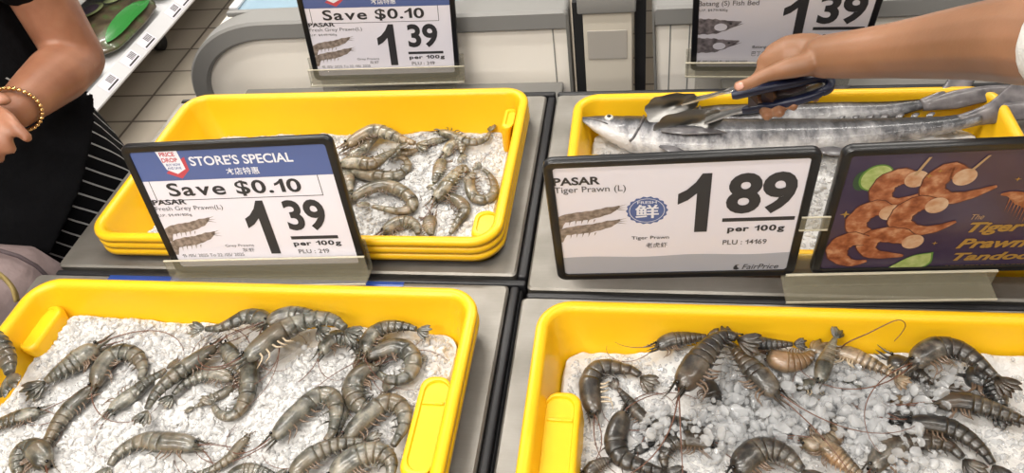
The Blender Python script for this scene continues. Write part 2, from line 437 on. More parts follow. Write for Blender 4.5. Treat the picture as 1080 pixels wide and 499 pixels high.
def special_sign(root, name_line, unit_line, small, small_cn, plu, date, prawns=True, names=True):
    sheet(root, PAPER)
    flat(root, 'header_band', rect(-152, 173, 152, 224.5), BLUE_INK, .0005)
    flat(root, 'badge_arrow', [(-106,186),(-84,176),(-68,190),(-68,212),(-80,205)], RED_INK, .0006)
    flat(root, 'badge', [(-110,224),(-76,224),(-73,192),(-88,184),(-103,192)], WHITE_INK, .0007)
    put_text(root, 'badge_text', "PRICE\nDROP", (-105,204,-80,221), RED_INK, .03, lift=.0008)
    put_text(root, 'badge_small_text', "BUY NOW\nAND SAVE", (-101,192,-78,202), BLUE_INK, .02, lift=.0008)
    put_text(root, 'header_text', "STORE'S SPECIAL", (-62,196.5,97,212.5), WHITE_INK, .022)
    put_text(root, 'header_chinese_text', "\u672c\u5e97\u7279\u60e0", (-11,179,40,191), WHITE_INK, .01)
    bx = (-141, 138, 126, 173); t = 1.1
    flats(root, 'offer_box', [rect(bx[0],bx[1],bx[2],bx[1]+t), rect(bx[0],bx[1],bx[0]+t,bx[3]), rect(bx[2]-t,bx[1],bx[2],bx[3])], INK)
    put_text(root, 'offer_text', "Save $0.10", (-116,142,96,169), INK, .02)
    put_text(root, 'brand_line', "PASAR", (-150,131,-94,140.5), INK, .03)
    put_text(root, 'product_line', name_line, (-150,118,-39,128), GREY_INK)
    put_text(root, 'unit_price_line', unit_line, (-150,108.5,-94,114.5), GREY_INK)
    if prawns: print_prawns(root, -148, 86)
    put_text(root, 'price_dollar', "1", (-10,34,28,133), INK, .03)
    put_text(root, 'price_cents', "39", (56,76,120,132), INK, .03)
    flat(root, 'price_rule', rect(53,60,129,66), INK)
    put_text(root, 'price_unit', "per 100g", (54,45.5,131,57), INK, .03)
    put_text(root, 'product_code', plu, (58,33,108,41), GREY_INK, .01)
    put_text(root, 'small_name', small, (-60,47.5,-12,54), GREY_INK)
    put_text(root, 'small_chinese_name', small_cn, (-34,38.5,-14,46), GREY_INK)
    put_text(root, 'date_line', date, (-140,31,-34,37), GREY_INK)

PRICE_GROUP = 'framed price signs over the prawn trays'
s1, pose1 = sign('price_sign', 'sign', (-.5898, .7571, .7936), .0354, .1544,
    "black framed price sign with blue band reading STORE'S SPECIAL, leaning before the stacked yellow trays", PRICE_GROUP, .0151)
special_sign(s1, "Fresh Grey Prawn(L)", "U.P. $1.49/100g", "Grey Prawns", "\u7070\u867e", "PLU : 219", "15 /05/ 2025 To 22 /05/ 2025")
s2, pose2 = sign('price_sign', 'sign', (.0378, .7358, .8226), .0508, -.089,
    "black framed price sign reading 1.89 Tiger Prawn with a round blue seal", PRICE_GROUP, .0078)
sheet(s2, PAPER)
def wavy(x0, y0, x1, y1):
    top = [(x0+(x1-x0)*i/24, y1+1.6*math.sin(i*.55)) for i in range(25)]
    return [(x0,y0),(x1,y0)] + top[::-1]
flat(s2, 'footer_band', wavy(-152, 10.5, 152, 48), PAPER_GREY, .0005)
put_text(s2, 'brand_line', "PASAR", (-152,192,-94,206), INK, .03)
put_text(s2, 'product_line', "Tiger Prawn (L)", (-152,175.5,-63,189.5), GREY_INK, .005)
print_prawns(s2, -151, 132)
seal = []
for i in range(72):
    a = 2*PI*i/72; r = 25.5+1.1*math.cos(a*18); seal.append((-37+r*math.cos(a), 140.5+r*math.sin(a)))
flat(s2, 'seal', seal, BLUE_INK, .0006)
ringq = []
for i in range(48):
    a, b = 2*PI*i/48, 2*PI*(i+1)/48
    ringq.append([(-37+r_*math.cos(t_), 140.5+r_*math.sin(t_)) for r_, t_ in ((21.6,a),(22.4,a),(22.4,b),(21.6,b))])
flats(s2, 'seal_ring', ringq, WHITE_INK, .0007)
put_text(s2, 'seal_character', "\u9c9c", (-52,126,-22,152), WHITE_INK, .02, lift=.0008)
put_text(s2, 'seal_text', "FRESH", (-49,153.5,-25,158.5), WHITE_INK, .01, lift=.0008)
put_text(s2, 'small_name', "Tiger Prawn", (-57,82,-8,90.5), INK, .005)
put_text(s2, 'small_chinese_name', "\u8001\u864e\u867e", (-38,66,-10,76.5), INK)
put_text(s2, 'price_dollar', "1", (1,96,40,204), INK, .03)
put_text(s2, 'price_cents', "89", (60,128,142,202), INK, .035)
flat(s2, 'price_rule', rect(58,114,147,121), INK)
put_text(s2, 'price_unit', "per 100g", (66,91,137,106), INK, .03)
put_text(s2, 'product_code', "PLU : 14169", (62,68,118,78), GREY_INK, .012)
put_text(s2, 'store_text', "FairPrice", (92,14,140,25), INK, .005, .25)
flat(s2, 'store_mark', [(81,14),(85,13),(89,16),(86,18),(85,22),(88,24.5),(83,24),(80.5,19)], INK, .0008)

s3, pose3 = sign('poster_frame', 'poster', Vector((.0378,.7358,.8226)) + pose2[0]*.3455, .0508, -.089,
    "black framed purple poster with grilled prawn skewers, limes and gold lettering", PRICE_GROUP, .0078)
flat(s3, 'sheet', rect(-152, 10.5, 152, 224.5), POSTER, .0003)
def c6(x, y): return on_sign(pose3, 850+x/4.696, 150+y/4.696)
def c7(x, y): return on_sign(pose3, 850+x/4.696, 200+y/4.696)
def blob(cx, cy, rx, ry, n=28, rot=0):
    return [(cx+rx*math.cos(a)*math.cos(rot)-ry*math.sin(a)*math.sin(rot), cy+rx*math.cos(a)*math.sin(rot)+ry*math.sin(a)*math.cos(rot)) for a in [2*PI*i/n for i in range(n)]]
k_ = c6(278,190); flat(s3, 'lime_back', blob(k_[0], k_[1], 10, 17), LIME_DARK, .0005)  # dark green back of the printed lime
k_ = c6(348,176); flat(s3, 'lime_rind', blob(k_[0], k_[1], 19, 22.5, rot=-.2), LIME_RIND, .0006)
flat(s3, 'lime_slice', blob(k_[0]+.5, k_[1], 17, 20.5, rot=-.2), LIME, .0007)
PR = [ (c6, [(560,180),(470,170),(395,205),(370,270),(420,300),(500,285),(585,250)]),
       (c6, [(800,170),(720,140),(650,180),(625,240),(690,275),(800,262),(945,215)]),
       (c6, [(430,345),(340,325),(265,370),(250,420),(320,460),(420,470)]),
       (c6, [(660,310),(570,300),(490,340),(465,400),(540,435),(640,425),(742,390)]),
       (c7, [(540,255),(450,225),(350,225),(300,270),(330,315),(480,325)]),
       (c7, [(300,250),(220,245),(160,280),(160,330),(220,360),(300,350)]) ]
for i, (cf, pth) in enumerate(PR):
    loc = [cf(*p) for p in pth]
    flats(s3, 'prawn_outline', ribbon([p for p in loc], [(0,19),(.2,32),(.5,29),(.75,19),(.9,12),(1,5)]), POSTER_EDGE, .00078+.00006*i)
    flats(s3, 'grilled_prawn_picture', ribbon(loc, [(0,16),(.2,29),(.5,26),(.75,16),(.9,10),(1,4)]), POSTER_PRAWN, .00081+.00006*i)
    if i < 5:
        p = loc[0]; flat(s3, 'grilled_prawn_end', blob(p[0]-3, p[1], 13, 14), POSTER_PALE, .00083+.00006*i)
for a, b in ((c6(618,70), c6(540,160)), (c6(912,60), c6(818,138))):
    flat(s3, 'skewer_picture', [(a[0]-1.6,a[1]),(a[0]+1.6,a[1]),(b[0]+2,b[1]),(b[0]-2,b[1])], TAN_INK, .0013)
w0, w1, w2, w3 = c7(400,385), c7(520,325), c7(630,305), c7(560,385)
pts_, _ = catmull([(*w0,0),(*w1,0),(*w2,0)], 12); pts2_, _ = catmull([(*w2,0),(*c7(615,360),0),(*c7(540,395),0),(*c7(440,402),0),(*w0,0)], 16)
flat(s3, 'lime_wedge_rind', [p[:2] for p in pts_]+[p[:2] for p in pts2_[1:-1]], LIME_RIND, .0014)
cc = Vector((sum(p[0] for p in pts_+pts2_)/28, sum(p[1] for p in pts_+pts2_)/28))
flat(s3, 'lime_wedge', [(cc.x+(p[0]-cc.x)*.9, cc.y+(p[1]-cc.y)*.86+.8) for p in pts_]+[(cc.x+(p[0]-cc.x)*.9, cc.y+(p[1]-cc.y)*.86+.8) for p in pts2_[1:-1]], LIME, .0015)
for (x, y), s in ((c6(195,355),7), (c6(610,165),4.5), (c6(665,140),3.5), (c7(637,263),4), (c7(1050,-55),4)):
    flat(s3, 'sparkle', [(x+s*(1 if i % 2 == 0 else .3)*math.cos(i*PI/4), y+s*(1 if i % 2 == 0 else .3)*math.sin(i*PI/4)) for i in range(8)], GOLD, .0009)
p_ = [c6(*q) for q in ((965,255),(1020,255),(1100,290),(1190,330),(1230,400))]
q_ = ribbon(p_, [(0,3),(.25,20),(.6,22),(1,8)])
for k in range(7):
    a = c6(1010+k*16, 275+k*6); b = c6(980+k*14, 340+k*10); q_.append([(a[0]-.8,a[1]),(a[0]+.8,a[1]),b])
flats(s3, 'whole_prawn_picture', q_, POSTER_PRAWN, .0012)
def tbox(cf, x0, y0, x1, y1):
    a, b = cf(x0, y1), cf(x1, y0); return (a[0], a[1], b[0], b[1])
put_text(s3, 'title_article', "The", tbox(c7,812,118,890,146), TAN_INK, 0, .25)
a = tbox(c7,792,152,1100,212)
put_text(s3, 'title_text', "Tiger", (a[0], a[1]-5, a[2], a[3]), GOLD, .035, .3)
a = tbox(c7,738,232,1110,290); put_text(s3, 'title_text', "Prawn", a, GOLD, .035, .3)
a = tbox(c7,718,300,1225,350); put_text(s3, 'title_text', "Tandoori", a, GOLD, .035, .3)
for k in range(2):
    a = tbox(c7,690-10*k,362+18*k,1200,372+18*k)
    flats(s3, 'small_print', [rect(a[0]+i*6.2, a[1], a[0]+i*6.2+(4.9 if i % 3 else 3.5), a[3]-1) for i in range(int((a[2]-a[0])/6.2))], GOLD_DIM, .0009)

s4, pose4 = sign('price_sign', 'sign', (-.5732, 1.3963, .7348), .1557, -.0059,
    "black framed 1.39 price sign clipped up by the white freezer behind the stacked trays", PRICE_GROUP, -.0983)
special_sign(s4, "Fresh Grey Prawn(L)", "U.P. $1.49/100g", "Grey Prawns", "\u7070\u867e", "PLU : 219", "15 /05/ 2025 To 22 /05/ 2025")
s5, pose5 = sign('price_sign', 'sign', (.247, 1.3703, .7479), -.0598, -.2984,
    "black framed price sign with two printed fish heads, behind the hand holding tongs", PRICE_GROUP, .0107)
sheet(s5, PAPER)
put_text(s5, 'brand_line', "PASAR", (-152,196,-94,209), INK, .03)
put_text(s5, 'product_line', "Batang (S) Fish Bed", (-152,176,-45,192), GREY_INK, .005)
put_text(s5, 'unit_price_line', "U.P. $1.79/100g", (-150,164,-99,172), GREY_INK)
for dy in (0, -52):
    q_ = ribbon([(-152,126+dy),(-120,126+dy),(-92,131+dy),(-72,138+dy)], [(0,42),(.4,40),(.75,20),(1,3)], 18)
    flats(s5, 'printed_fish_picture', q_ + [[(-86,128+dy),(-66,134+dy),(-84,124+dy)]], PRINT_FISH, .0007)
    flat(s5, 'printed_fish_cheek', blob(-109,124+dy,12,10), PAPER, .0009)
    flat(s5, 'printed_fish_eye', blob(-91,133+dy,2.5,2.5), INK, .0009)
put_text(s5, 'date_line', "15 /05/ 2025 To 22 /05/ 2025", (-149,19,-52,30), GREY_INK, .01)
put_text(s5, 'small_name', "Batang", (-46,63,-20,73), GREY_INK, .01)
put_text(s5, 'small_chinese_name', "\u5df4\u4e01\u9c7c", (-46,43,-19,57), GREY_INK)
put_text(s5, 'price_dollar', "1", (0,96,40,206), INK, .03)
put_text(s5, 'price_cents', "39", (60,128,140,204), INK, .035)
flat(s5, 'price_rule', rect(57,113,146,121), INK)
put_text(s5, 'price_unit', "per 100g", (66,91,137,106), INK, .03)

# sign scale/placement on the counters
def rescale(root, k, z=None):
    mw = root.matrix_world.copy(); t = CAM + (mw.translation-CAM)*k
    root.matrix_world = Matrix.Translation(t) @ mw.to_3x3().to_4x4() @ Matrix.Scale(k, 4)
rescale(s1, .968); rescale(s2, .975); rescale(s3, .975)

def holder(ref, x0, x1, label, foot=.04, up=.030, dn=-.006, stem=0):
    root = empty('sign_holder', None, label, 'sign holder', 'clear sign holders', ref.matrix_world.copy())
    b = MB()
    b.box((x0, dn, .0065), (x1, up, .0095), .001)
    b.box((x0, dn-.003, -.012), (x1, dn, foot), .001)
    b.box((x0, dn, -.0135), (x1, up+.02, -.0105), .001)
    if stem: b.box((x0+.02, dn-stem, -.0135), (x1-.02, dn-.0035, -.0095), .001)
    b.build('holder_body', ACRYLIC, root, False)
    e = MB(); e.box((x0, up, .0062), (x1, up+.0022, .0100), .0008); e.box((x0, dn-.0032, foot-.001), (x1, dn+.0005, foot+.0012), .0006)
    e.build('edge_highlight', ACRYLIC_HIGHLIGHT, root, False)  # pale strips paint the highlight along the holder's edges
    return root
holder(s1, -.172, .165, 'clear acrylic holder gripping the foot of the STORE\'S SPECIAL sign before the stacked trays', .030, .028)
_h = holder(s2, .150, .418, 'clear acrylic holder spanning the feet of the 1.89 sign and the purple poster', .034, .007, -.019, .020)
holder(s4, -.172, .172, 'clear acrylic holder under the 1.39 sign by the white freezer', .012, .03, -.006, .032)
holder(s5, -.172, .172, 'clear acrylic holder under the fish sign behind the hand with tongs', .012, .03, -.006, .068)
lc = empty('sign_clip', None, 'small clear clip linking the 1.89 sign to the purple poster', 'clip', None, s2.matrix_world.copy())
b = MB(); b.box((.154, .098, .0045), (.189, .123, .0062), .0006); b.build('clip_plate', ACRYLIC, lc, False)
b = MB(); b.box((.154, .1222, .0043), (.189, .1238, .0066), .0003); b.box((.154, .0975, .0043), (.189, .099, .0066), .0003); b.build('clip_highlight', ACRYLIC_HIGHLIGHT, lc, False)

# ------------------------------------------------------------------ setting
b = MB(); b.box((-6, -4.5, -.05), (4, 8, 0)); fl = struct(b.build('floor', TILE, None, False), 'beige rectangular floor tiles')
fl.location = (0, 0, 0)

# counters -----------------------------------------------------------
DZ = .80
def counter(x0, x1, y0, y1, hole, label, well):
    root = empty('ice_counter', ((x0+x1)/2, (y0+y1)/2, 0), label, 'counter', 'steel topped display counters')
    O = Vector(((x0+x1)/2, (y0+y1)/2, 0))
    b = MB(); hx0, hx1, hy0, hy1 = hole
    r = lambda i, z: rrect(x0+i, x1-i, y0+i, y1-i, .008, z)
    b.loft([r(.0, DZ-.028), r(0, DZ-.003), r(.003, DZ), rrect(hx0, hx1, hy0, hy1, .032, DZ), rrect(hx0+.002, hx1-.002, hy0+.002, hy1-.002, .030, DZ-.004), rrect(hx0+.002, hx1-.002, hy0+.002, hy1-.002, .030, well)], False, True)
    sharp(b.build('deck', STEEL, root, True, O), 30)
    b = MB(); b.loft([rrect(x0+.03, x1-.03, y0+.03, y1-.03, .02, .10), rrect(x0+.03, x1-.03, y0+.03, y1-.03, .02, DZ-.03)], True, False)
    sharp(b.build('cabinet_body', NAVY_BODY, root, True, O), 40)
    b = MB(); b.loft([rrect(x0+.07, x1-.07, y0+.07, y1-.07, .02, 0.002), rrect(x0+.07, x1-.07, y0+.07, y1-.07, .02, .0995)], True, True)
    sharp(b.build('plinth', DARK, root, True, O), 40)
    return root, O
def bumper(root, O, lo, hi, name='edge_bumper', mt=None):
    b = MB(); b.box(lo, hi, .004); return b.build(name, mt or RUBBER, root, True, O)
# trays: x0, x1, y0, y1, rim height
T_BL = (-.905, -.213, .768, 1.176, .852)
T_FL = (-.925, -.222, .272, .676, .858)
T_FR = (-.144, .552, .272, .672, .842)
T_BR = (-.131, .570, .758, 1.160, .845)
def hole(t, i=.010): return (t[0]+i, t[1]-i, t[2]+i, t[3]-i)
c_bl, O = counter(-.972, -.192, .752, 1.222, hole(T_BL), 'steel counter under the stack of three yellow trays', .852-.029-.1255)
bumper(c_bl, O, (-.190, .752, .74), (-.176, 1.222, .797))
bumper(c_bl, O, (-.972, .738, .756), (-.176, .750, .794)); bumper(c_bl, O, (-.972, 1.224, .75), (-.176, 1.236, .800))
c_br, O = counter(-.172, .640, .726, 1.222, hole(T_BR), 'steel counter under the tray with long silver fish', .845-.1255)
bumper(c_br, O, (-.172, .713, .756), (.640, .724, .796)); bumper(c_br, O, (-.172, 1.224, .75), (.640, 1.236, .799))
c_fl, O = counter(-.995, -.199, .200, .733, hole(T_FL), 'steel counter under the grey prawn tray with a blue film strip', .858-.0155-.1255)
bumper(c_fl, O, (-.197, .200, .74), (-.1845, .733, .798))
bumper(c_fl, O, (-.185, .200, .74), (-.1795, .733, .790))
bm_ = MB(); bm_.box((-.86, .700, DZ+.0003), (-.36, .7325, DZ+.0012), .0003); bm_.build('blue_film_strip', BLUE_TAPE, c_fl, False, O)
c_fr, O = counter(-.177, .640, .200, .710, hole(T_FR), 'steel counter under the tiger prawn tray', .842-.1255)

# trays ---------------------------------------------------------------
DEPTH = .125
def wall_inset(d): return .0185 + .026*d/DEPTH
def tray(t, label, group, ledges=(), slots=(), dz=0.0):
    x0, x1, y0, y1, z = t; z -= dz
    O = Vector(((x0+x1)/2, (y0+y1)/2, z-DEPTH))
    root = empty('plastic_tray', O, label, 'tray', group)
    L = lambda i, dzz, r: rrect(x0+i, x1-i, y0+i, y1-i, max(.006, r-i), z+dzz, 10)
    R = .048
    b = MB()
    b.loft([L(.046,-DEPTH,R+.03), L(.042,-DEPTH+.004,R+.03), L(.0165,-.016,R), L(.0150,-.012,R), L(.003,-.0125,R), L(.0005,-.0115,R), L(0,-.006,R), L(.0012,-.0022,R), L(.004,-.0003,R), L(.008,0,R), L(.012,-.0006,R), L(.0155,-.003,R), L(.0175,-.0075,R), L(.0190,-.016,R), L(.0445,-DEPTH+.007,R+.03), L(.050,-DEPTH+.003,R+.03)], True, True)
    o = b.build('tray_body', YELLOW, root, True, O); 
    for side, ya, yb, drop, prot in ledges:
        # moulded hand-hold ledge standing out of the short wall
        xa = x0+.0215 if side < 0 else x1-.0215
        s = -side
        def rl(i, p, zz, rr=.016, base=.0005):
            a0, a1 = sorted((xa + s*base, xa + s*(prot+p)))
            return rrect(a0, a1, ya+i, yb-i, min(rr, (a1-a0)*.48), zz, 6)
        b = MB()
        b.loft([rl(.012, .005, z-.085, .012, .0165), rl(-.001, .001, z-drop-.006, .016, .004), rl(.0005, -.0005, z-drop-.0015), rl(.003, -.003, z-drop), rl(.0065, -.0065, z-drop), rl(.008, -.008, z-drop-.003)], True, True)
        sharp(b.build('hand_hold_ledge', YELLOW, root, True, O), 50)
        if yb-ya > .1:
            b = MB(); yy = yb-.040; a0, a1 = sorted((xa+s*.004, xa+s*(prot-.008)))
            b.box((a0, yy-.002, z-drop-.006), (a1, yy+.002, z-drop-.0006), .001); b.build('ledge_rib', YELLOW, root, True, O)
    for (lo, hi) in slots:
        b = MB(); b.box(lo, hi, .001); b.build('slot', DARK, root, False, O)
    return root
TG = 'yellow plastic trays'
tray(T_BL, 'topmost yellow tray of the stack of three, holding pale prawns on ice', TG, ((1, .816, .876, .034, .036), (1, 1.072, 1.130, .016, .022), (-1, .90, 1.04, .034, .03)))
tray(T_BL, 'yellow tray in the middle of the stack of three', TG, dz=.0145)
tray(T_BL, 'lowest yellow tray of the stack of three, resting in the steel deck', TG, dz=.029)
tray(T_FL, 'upper yellow tray of two nested together, full of white ice and grey prawns', TG, ((1, .405, .545, .026, .040), (-1, .560, .645, .030, .028)))
tray(T_FL, 'lower yellow tray nested beneath the grey prawn tray', TG, dz=.0155)
b = MB(); sl_ = [at(27,343,.8285), at(24,340,.8285), at(38,326,.8285), at(41,329,.8285)]
b.loft([[p - Vector((0,0,.002)) for p in sl_], [p + Vector((0,0,.0006)) for p in sl_]]); tf = bpy.data.objects['plastic_tray.003']; b.build('slot', mat('slot_shade', (.12,.06,.004), .5), tf, False, Vector(tf.location))
tray(T_FR, 'yellow tray full of dark tiger prawns and clear ice', TG, ((-1, .405, .542, .028, .044), (1, .405, .542, .028, .044)))
tray(T_BR, 'yellow tray holding two long silver fish', TG, ((-1, .88, 1.022, .030, .042), (1, .88, 1.022, .030, .042)))

# ------------------------------------------------------------------ freezers, post
FY = 1.47
def at_fz(px, py): return at_y(px, py, FY)
def freezer_profile(x0, x1, z0, z1, rl, rr, n=14):
    out = []
    def arc(cx, cz, r, a0, a1):
        for i in range(n+1):
            a = math.radians(a0+(a1-a0)*i/n); out.append((cx+r[0]*math.cos(a), cz+r[1]*math.sin(a)))
    arc(x1-rr[0], z1-rr[1], rr, 0, 90)
    arc(x0+rl[0], z1-rl[1], rl, 90, 180)
    arc(x0+.12, z0+.18, (.10,.18), 180, 250)
    arc(x1-.03, z0+.03, (.03,.03), 290, 360)
    return out
def freezer(x0, x1, rl, rr, label, seams, length=1.9):
    z0, z1 = .14, .848
    O = Vector(((x0+x1)/2, FY, 0))
    root = empty('island_freezer', O, label, 'freezer', 'white island freezers')
    cx, cz = (x0+x1)/2, (z0+z1)/2
    def ring(k, y):  # inward offset
        kl = k if rl[0] > .05 else min(k, .006); kr = min(k, .006)
        f = lambda r: (max(.004, r[0]-k), max(.004, r[1]-k))
        return [Vector((px, y, pz)) for px, pz in freezer_profile(x0+kl, x1-kr, z0+k, z1-k, f(rl), f(rr))]
    b = MB(); b.loft([ring(.046, FY+.012), ring(.046, FY-.004), ring(.040, FY-.010), ring(.006, FY-.010), ring(0, FY-.004), ring(0, FY+.05)], False, False)
    sharp(b.build('end_trim', GREY_TRIM, root, True, O), 40)
    b = MB(); b.loft([ring(.045, FY+.004), ring(.045, FY+.02)], True, True); sharp(b.build('end_panel', WHITE_PANEL, root, True, O), 40)
    for sx in seams:
        b = MB(); b.box((sx-.0012, FY+.0022, z0+.1), (sx+.0012, FY+.0045, z1-.05)); b.build('panel_seam', GREY_TRIM, root, False, O)
    # hull: side walls and floor, open at the top
    hull = [p for p in ring(.004, 0) if p.z < z1-rl[1]*.35 or p.x > x1-.05]
    full = ring(.004, 0)
    top = z1-.02
    b = MB(); b.loft([[Vector((p.x, y, min(p.z, top))) for p in full] for y in (FY+.05, FY+length)], False, True)
    b.v = b.v
    fs = [f for f in b.f if not all(b.v[i].z > top-1e-5 for i in f)]; b.f = fs
    sharp(b.build('hull', WHITE_PANEL, root, True, O), 40)
    wx0, wx1 = x0+rl[0]*.55, x1-.05
    b = MB()
    b.loft([rrect(wx0, wx1, FY+.06, FY+length-.06, .02, top), rrect(wx0+.05, wx1-.05, FY+.10, FY+length-.1, .02, .35)], False, True)
    b.build('cold_well', FREEZER_IN, root, False, O)
    for k in range(3):
        y = FY+.055+k*(length-.1)/2
        b = MB(); b.box((wx0, y, top+.002), (wx1, y+.016, top+.014), .003); b.build('lid_frame', GREY_TRIM, root, True, O)
    for k in range(2):
        y = FY+.073+k*(length-.1)/2
        b = MB(); b.box((wx0, y, top+.004), (wx1, y+(length-.1)/2-.02, top+.009)); b.build('lid_glass', FREEZER_GLASS, root, False, O)
    for xx in (wx0+.0, (wx0+wx1)/2+.1, wx1-.03):
        b = MB(); b.box((xx, FY+.074, top+.0095), (xx+.022, FY+length-.05, top+.018), .003); b.build('lid_rail', WHITE_METAL, root, True, O)
    b = MB(); b.box((x0+.3, FY+.02, .0), (x1-.03, FY+length-.05, z0+.06)); b.build('freezer_base', DARK, root, False, O)
    b = MB(); b.box((x0+.15, FY-.085, .655), (x1-.02, FY-.0105, .675), .004); b.build('front_ledge', GREY_TRIM, root, True, O)
    return root
freezer(-1.112, -.168, (.24,.20), (.012,.012), 'white island freezer with grey curved end trim behind the stacked trays', (-.205,))
freezer(.006, 1.35, (.012,.012), (.05,.05), 'white island freezer with grey trim behind the fish tray', (.045, .085))
O = Vector((-.08, FY-.02, 0)); root = empty('support_post', O, 'beige square post standing in the gap between two white freezers', 'post')
b = MB(); b.box((-.134, FY-.05, 0), (-.034, FY+.06, .862), .003); b.build('post_body', BEIGE_POST, root, True, O)
b = MB(); b.box((-.144, FY-.058, .8625), (-.026, FY+.07, .90), .004); b.build('post_cap', GREY_TRIM, root, True, O)
b = MB(); b.box((-.126, FY-.0525, .755), (-.044, FY-.0503, .822), .001); b.build('post_reflection', REFLECTION_HAZE, root, False, O)  # grey patch: a reflection on the post put into the colour
b = MB(); b.box((-.160, FY+.0, 0.0), (-.138, FY+.04, .86)); b.build('gap_shade', DARK, root, False, O)  # dark strips stand in for the shade in the gaps beside the post
b = MB(); b.box((-.030, FY+.0, 0.0), (-.006, FY+.04, .86)); b.build('gap_shade', DARK, root, False, O)

# ------------------------------------------------------------------ shelf of greens on the left
sx = -1.95; O = Vector((-2.3, 2.6, 0))
root = empty('produce_shelf', O, 'low white produce shelf on castors with a price rail beside the tiled aisle', 'shelf')
b = MB(); b.box((-2.75, 1.75, .235), (sx-.035, 4.2, .262), .004); b.build('shelf_board', WHITE_METAL, root, True, O)
b = MB(); b.loft([[Vector((sx-.045, y, .268)), Vector((sx-.038, y, .274)), Vector((sx+.004, y, .232)), Vector((sx+.002, y, .224)), Vector((sx-.045, y, .258))] for y in (1.75, 4.2)])
b.build('price_rail', WHITE_METAL, root, False, O)
for px, py in ((94,88), (121,63), (142,44), (178,12), (190,0)):
    p = at(px, py, .252); y = p.y; b = MB()
    n = Vector((.042, 0, .042)).normalized()
    def q(u, dy, lift): return Vector((sx-.038+.042*u, y+dy, .274-.042*u)) + n*lift
    b.loft([[q(.12,-.045,.0006), q(.12,.045,.0006), q(.88,.045,.0006), q(.88,-.045,.0006)], [q(.12,-.045,.0015), q(.12,.045,.0015), q(.88,.045,.0015), q(.88,-.045,.0015)]])
    lab = b.build('price_label', PAPER, root, False, O)
    b = MB()
    for k in range(5): b.loft([[q(.22,.0+k*.008,.0016), q(.22,.004+k*.008,.0016), q(.62,.004+k*.008,.0016), q(.62,.0+k*.008,.0016)], [q(.22,.0+k*.008,.002), q(.22,.004+k*.008,.002), q(.62,.004+k*.008,.002), q(.62,.0+k*.008,.002)]])
    b.loft([[q(.70,-.035,.0016), q(.70,.038,.0016), q(.80,.038,.0016), q(.80,-.035,.0016)], [q(.70,-.035,.002), q(.70,.038,.002), q(.80,.038,.002), q(.80,-.035,.002)]])
    ob = b.build('barcode', INK, lab, False, O)
for yy in (1.85, 2.83, 4.0):
    b = MB(); b.tube([(-2.20, yy, .236), (-2.205, yy, .10)], .014, 10); leg = b.build('leg', WHITE_METAL, root, True, O)
    b = MB(); b.tube([(-2.215, yy, .040), (-2.185, yy, .040)], [.038, .038], 18); b.build('castor', CASTOR, leg, True, O)
b = MB(); b.box((-2.78, 1.75, .0), (-2.755, 4.2, 1.3)); b.build('back_panel', WHITE_METAL, root, False, O)
b = MB(); b.box((-2.75, 1.75, .430), (-2.14, 4.2, .462), .004); b.build('upper_board', WHITE_METAL, root, True, O)
PG = 'bags of greens on the low shelf'
def packet(pos, sx_, sy_, rz, label, film):
    O = Vector((*pos, .2625))
    root = empty('produce_packet', O, label, 'packet', PG); root.rotation_euler.z = rz
    b = MB(); b.ball((0,0,.042), 1, 28, 14, (sx_/2, sy_/2, .042))
    for v in b.v:
        ax, ay = abs(v.x)/(sx_/2), abs(v.y)/(sy_/2); q = math.hypot(ax, ay)
        if q > 1e-6: g = (q/max(ax, ay))**.72; v.x *= g; v.y *= g
        k = noise.noise(v*14+O*3); v.z += .010*k; v.x *= 1+.09*k
        v.z = max(v.z, 0.0005)
        e = max(abs(v.x)/(sx_/2), abs(v.y)/(sy_/2)); v.z = v.z*(1 if e < .85 else .8)
    b.build('bag', GREENS, root)
    for (cx, cy, rx, ry, m_, up) in film:
        b = MB(); n = 20; loops = []
        for rr in (1, .66, .33):
            l = []
            for i in range(n):
                a = 2*PI*i/n; x = cx+rx*rr*math.cos(a); y = cy+ry*rr*math.sin(a)
                h = 1-(x/(sx_/2))**2-(y/(sy_/2))**2
                l.append(Vector((x, y, .042+.042*math.sqrt(max(0.02, h))+.012+up)))
            loops.append(l)
        b.loft(loops, False, True); b.build('printed_panel', m_, root)
packet((-2.165,2.50), .35, .43, 0, 'produce packet with pale oval print and green edge, nearest the bent elbow', [(.135,0,.032,.17,GREEN_FILM,.004), (-.06,.04,.065,.075,PALE_FILM,0), (-.06,.04,.048,.055,PURPLE_FILM,.0015), (.0,.13,.03,.035,PALE_FILM,.0)])
packet((-2.165,2.95), .35, .42, .03, 'green produce packet at the far end of the low shelf', [(.08,-.08,.06,.10,GREEN_FILM,0), (.07,-.04,.03,.05,PALE_FILM,.002)])
packet((-2.165,2.06), .34, .40, -.03, 'leafy brown produce packet hidden behind the bent elbow', [(.03,.0,.05,.06,PALE_FILM,0)])

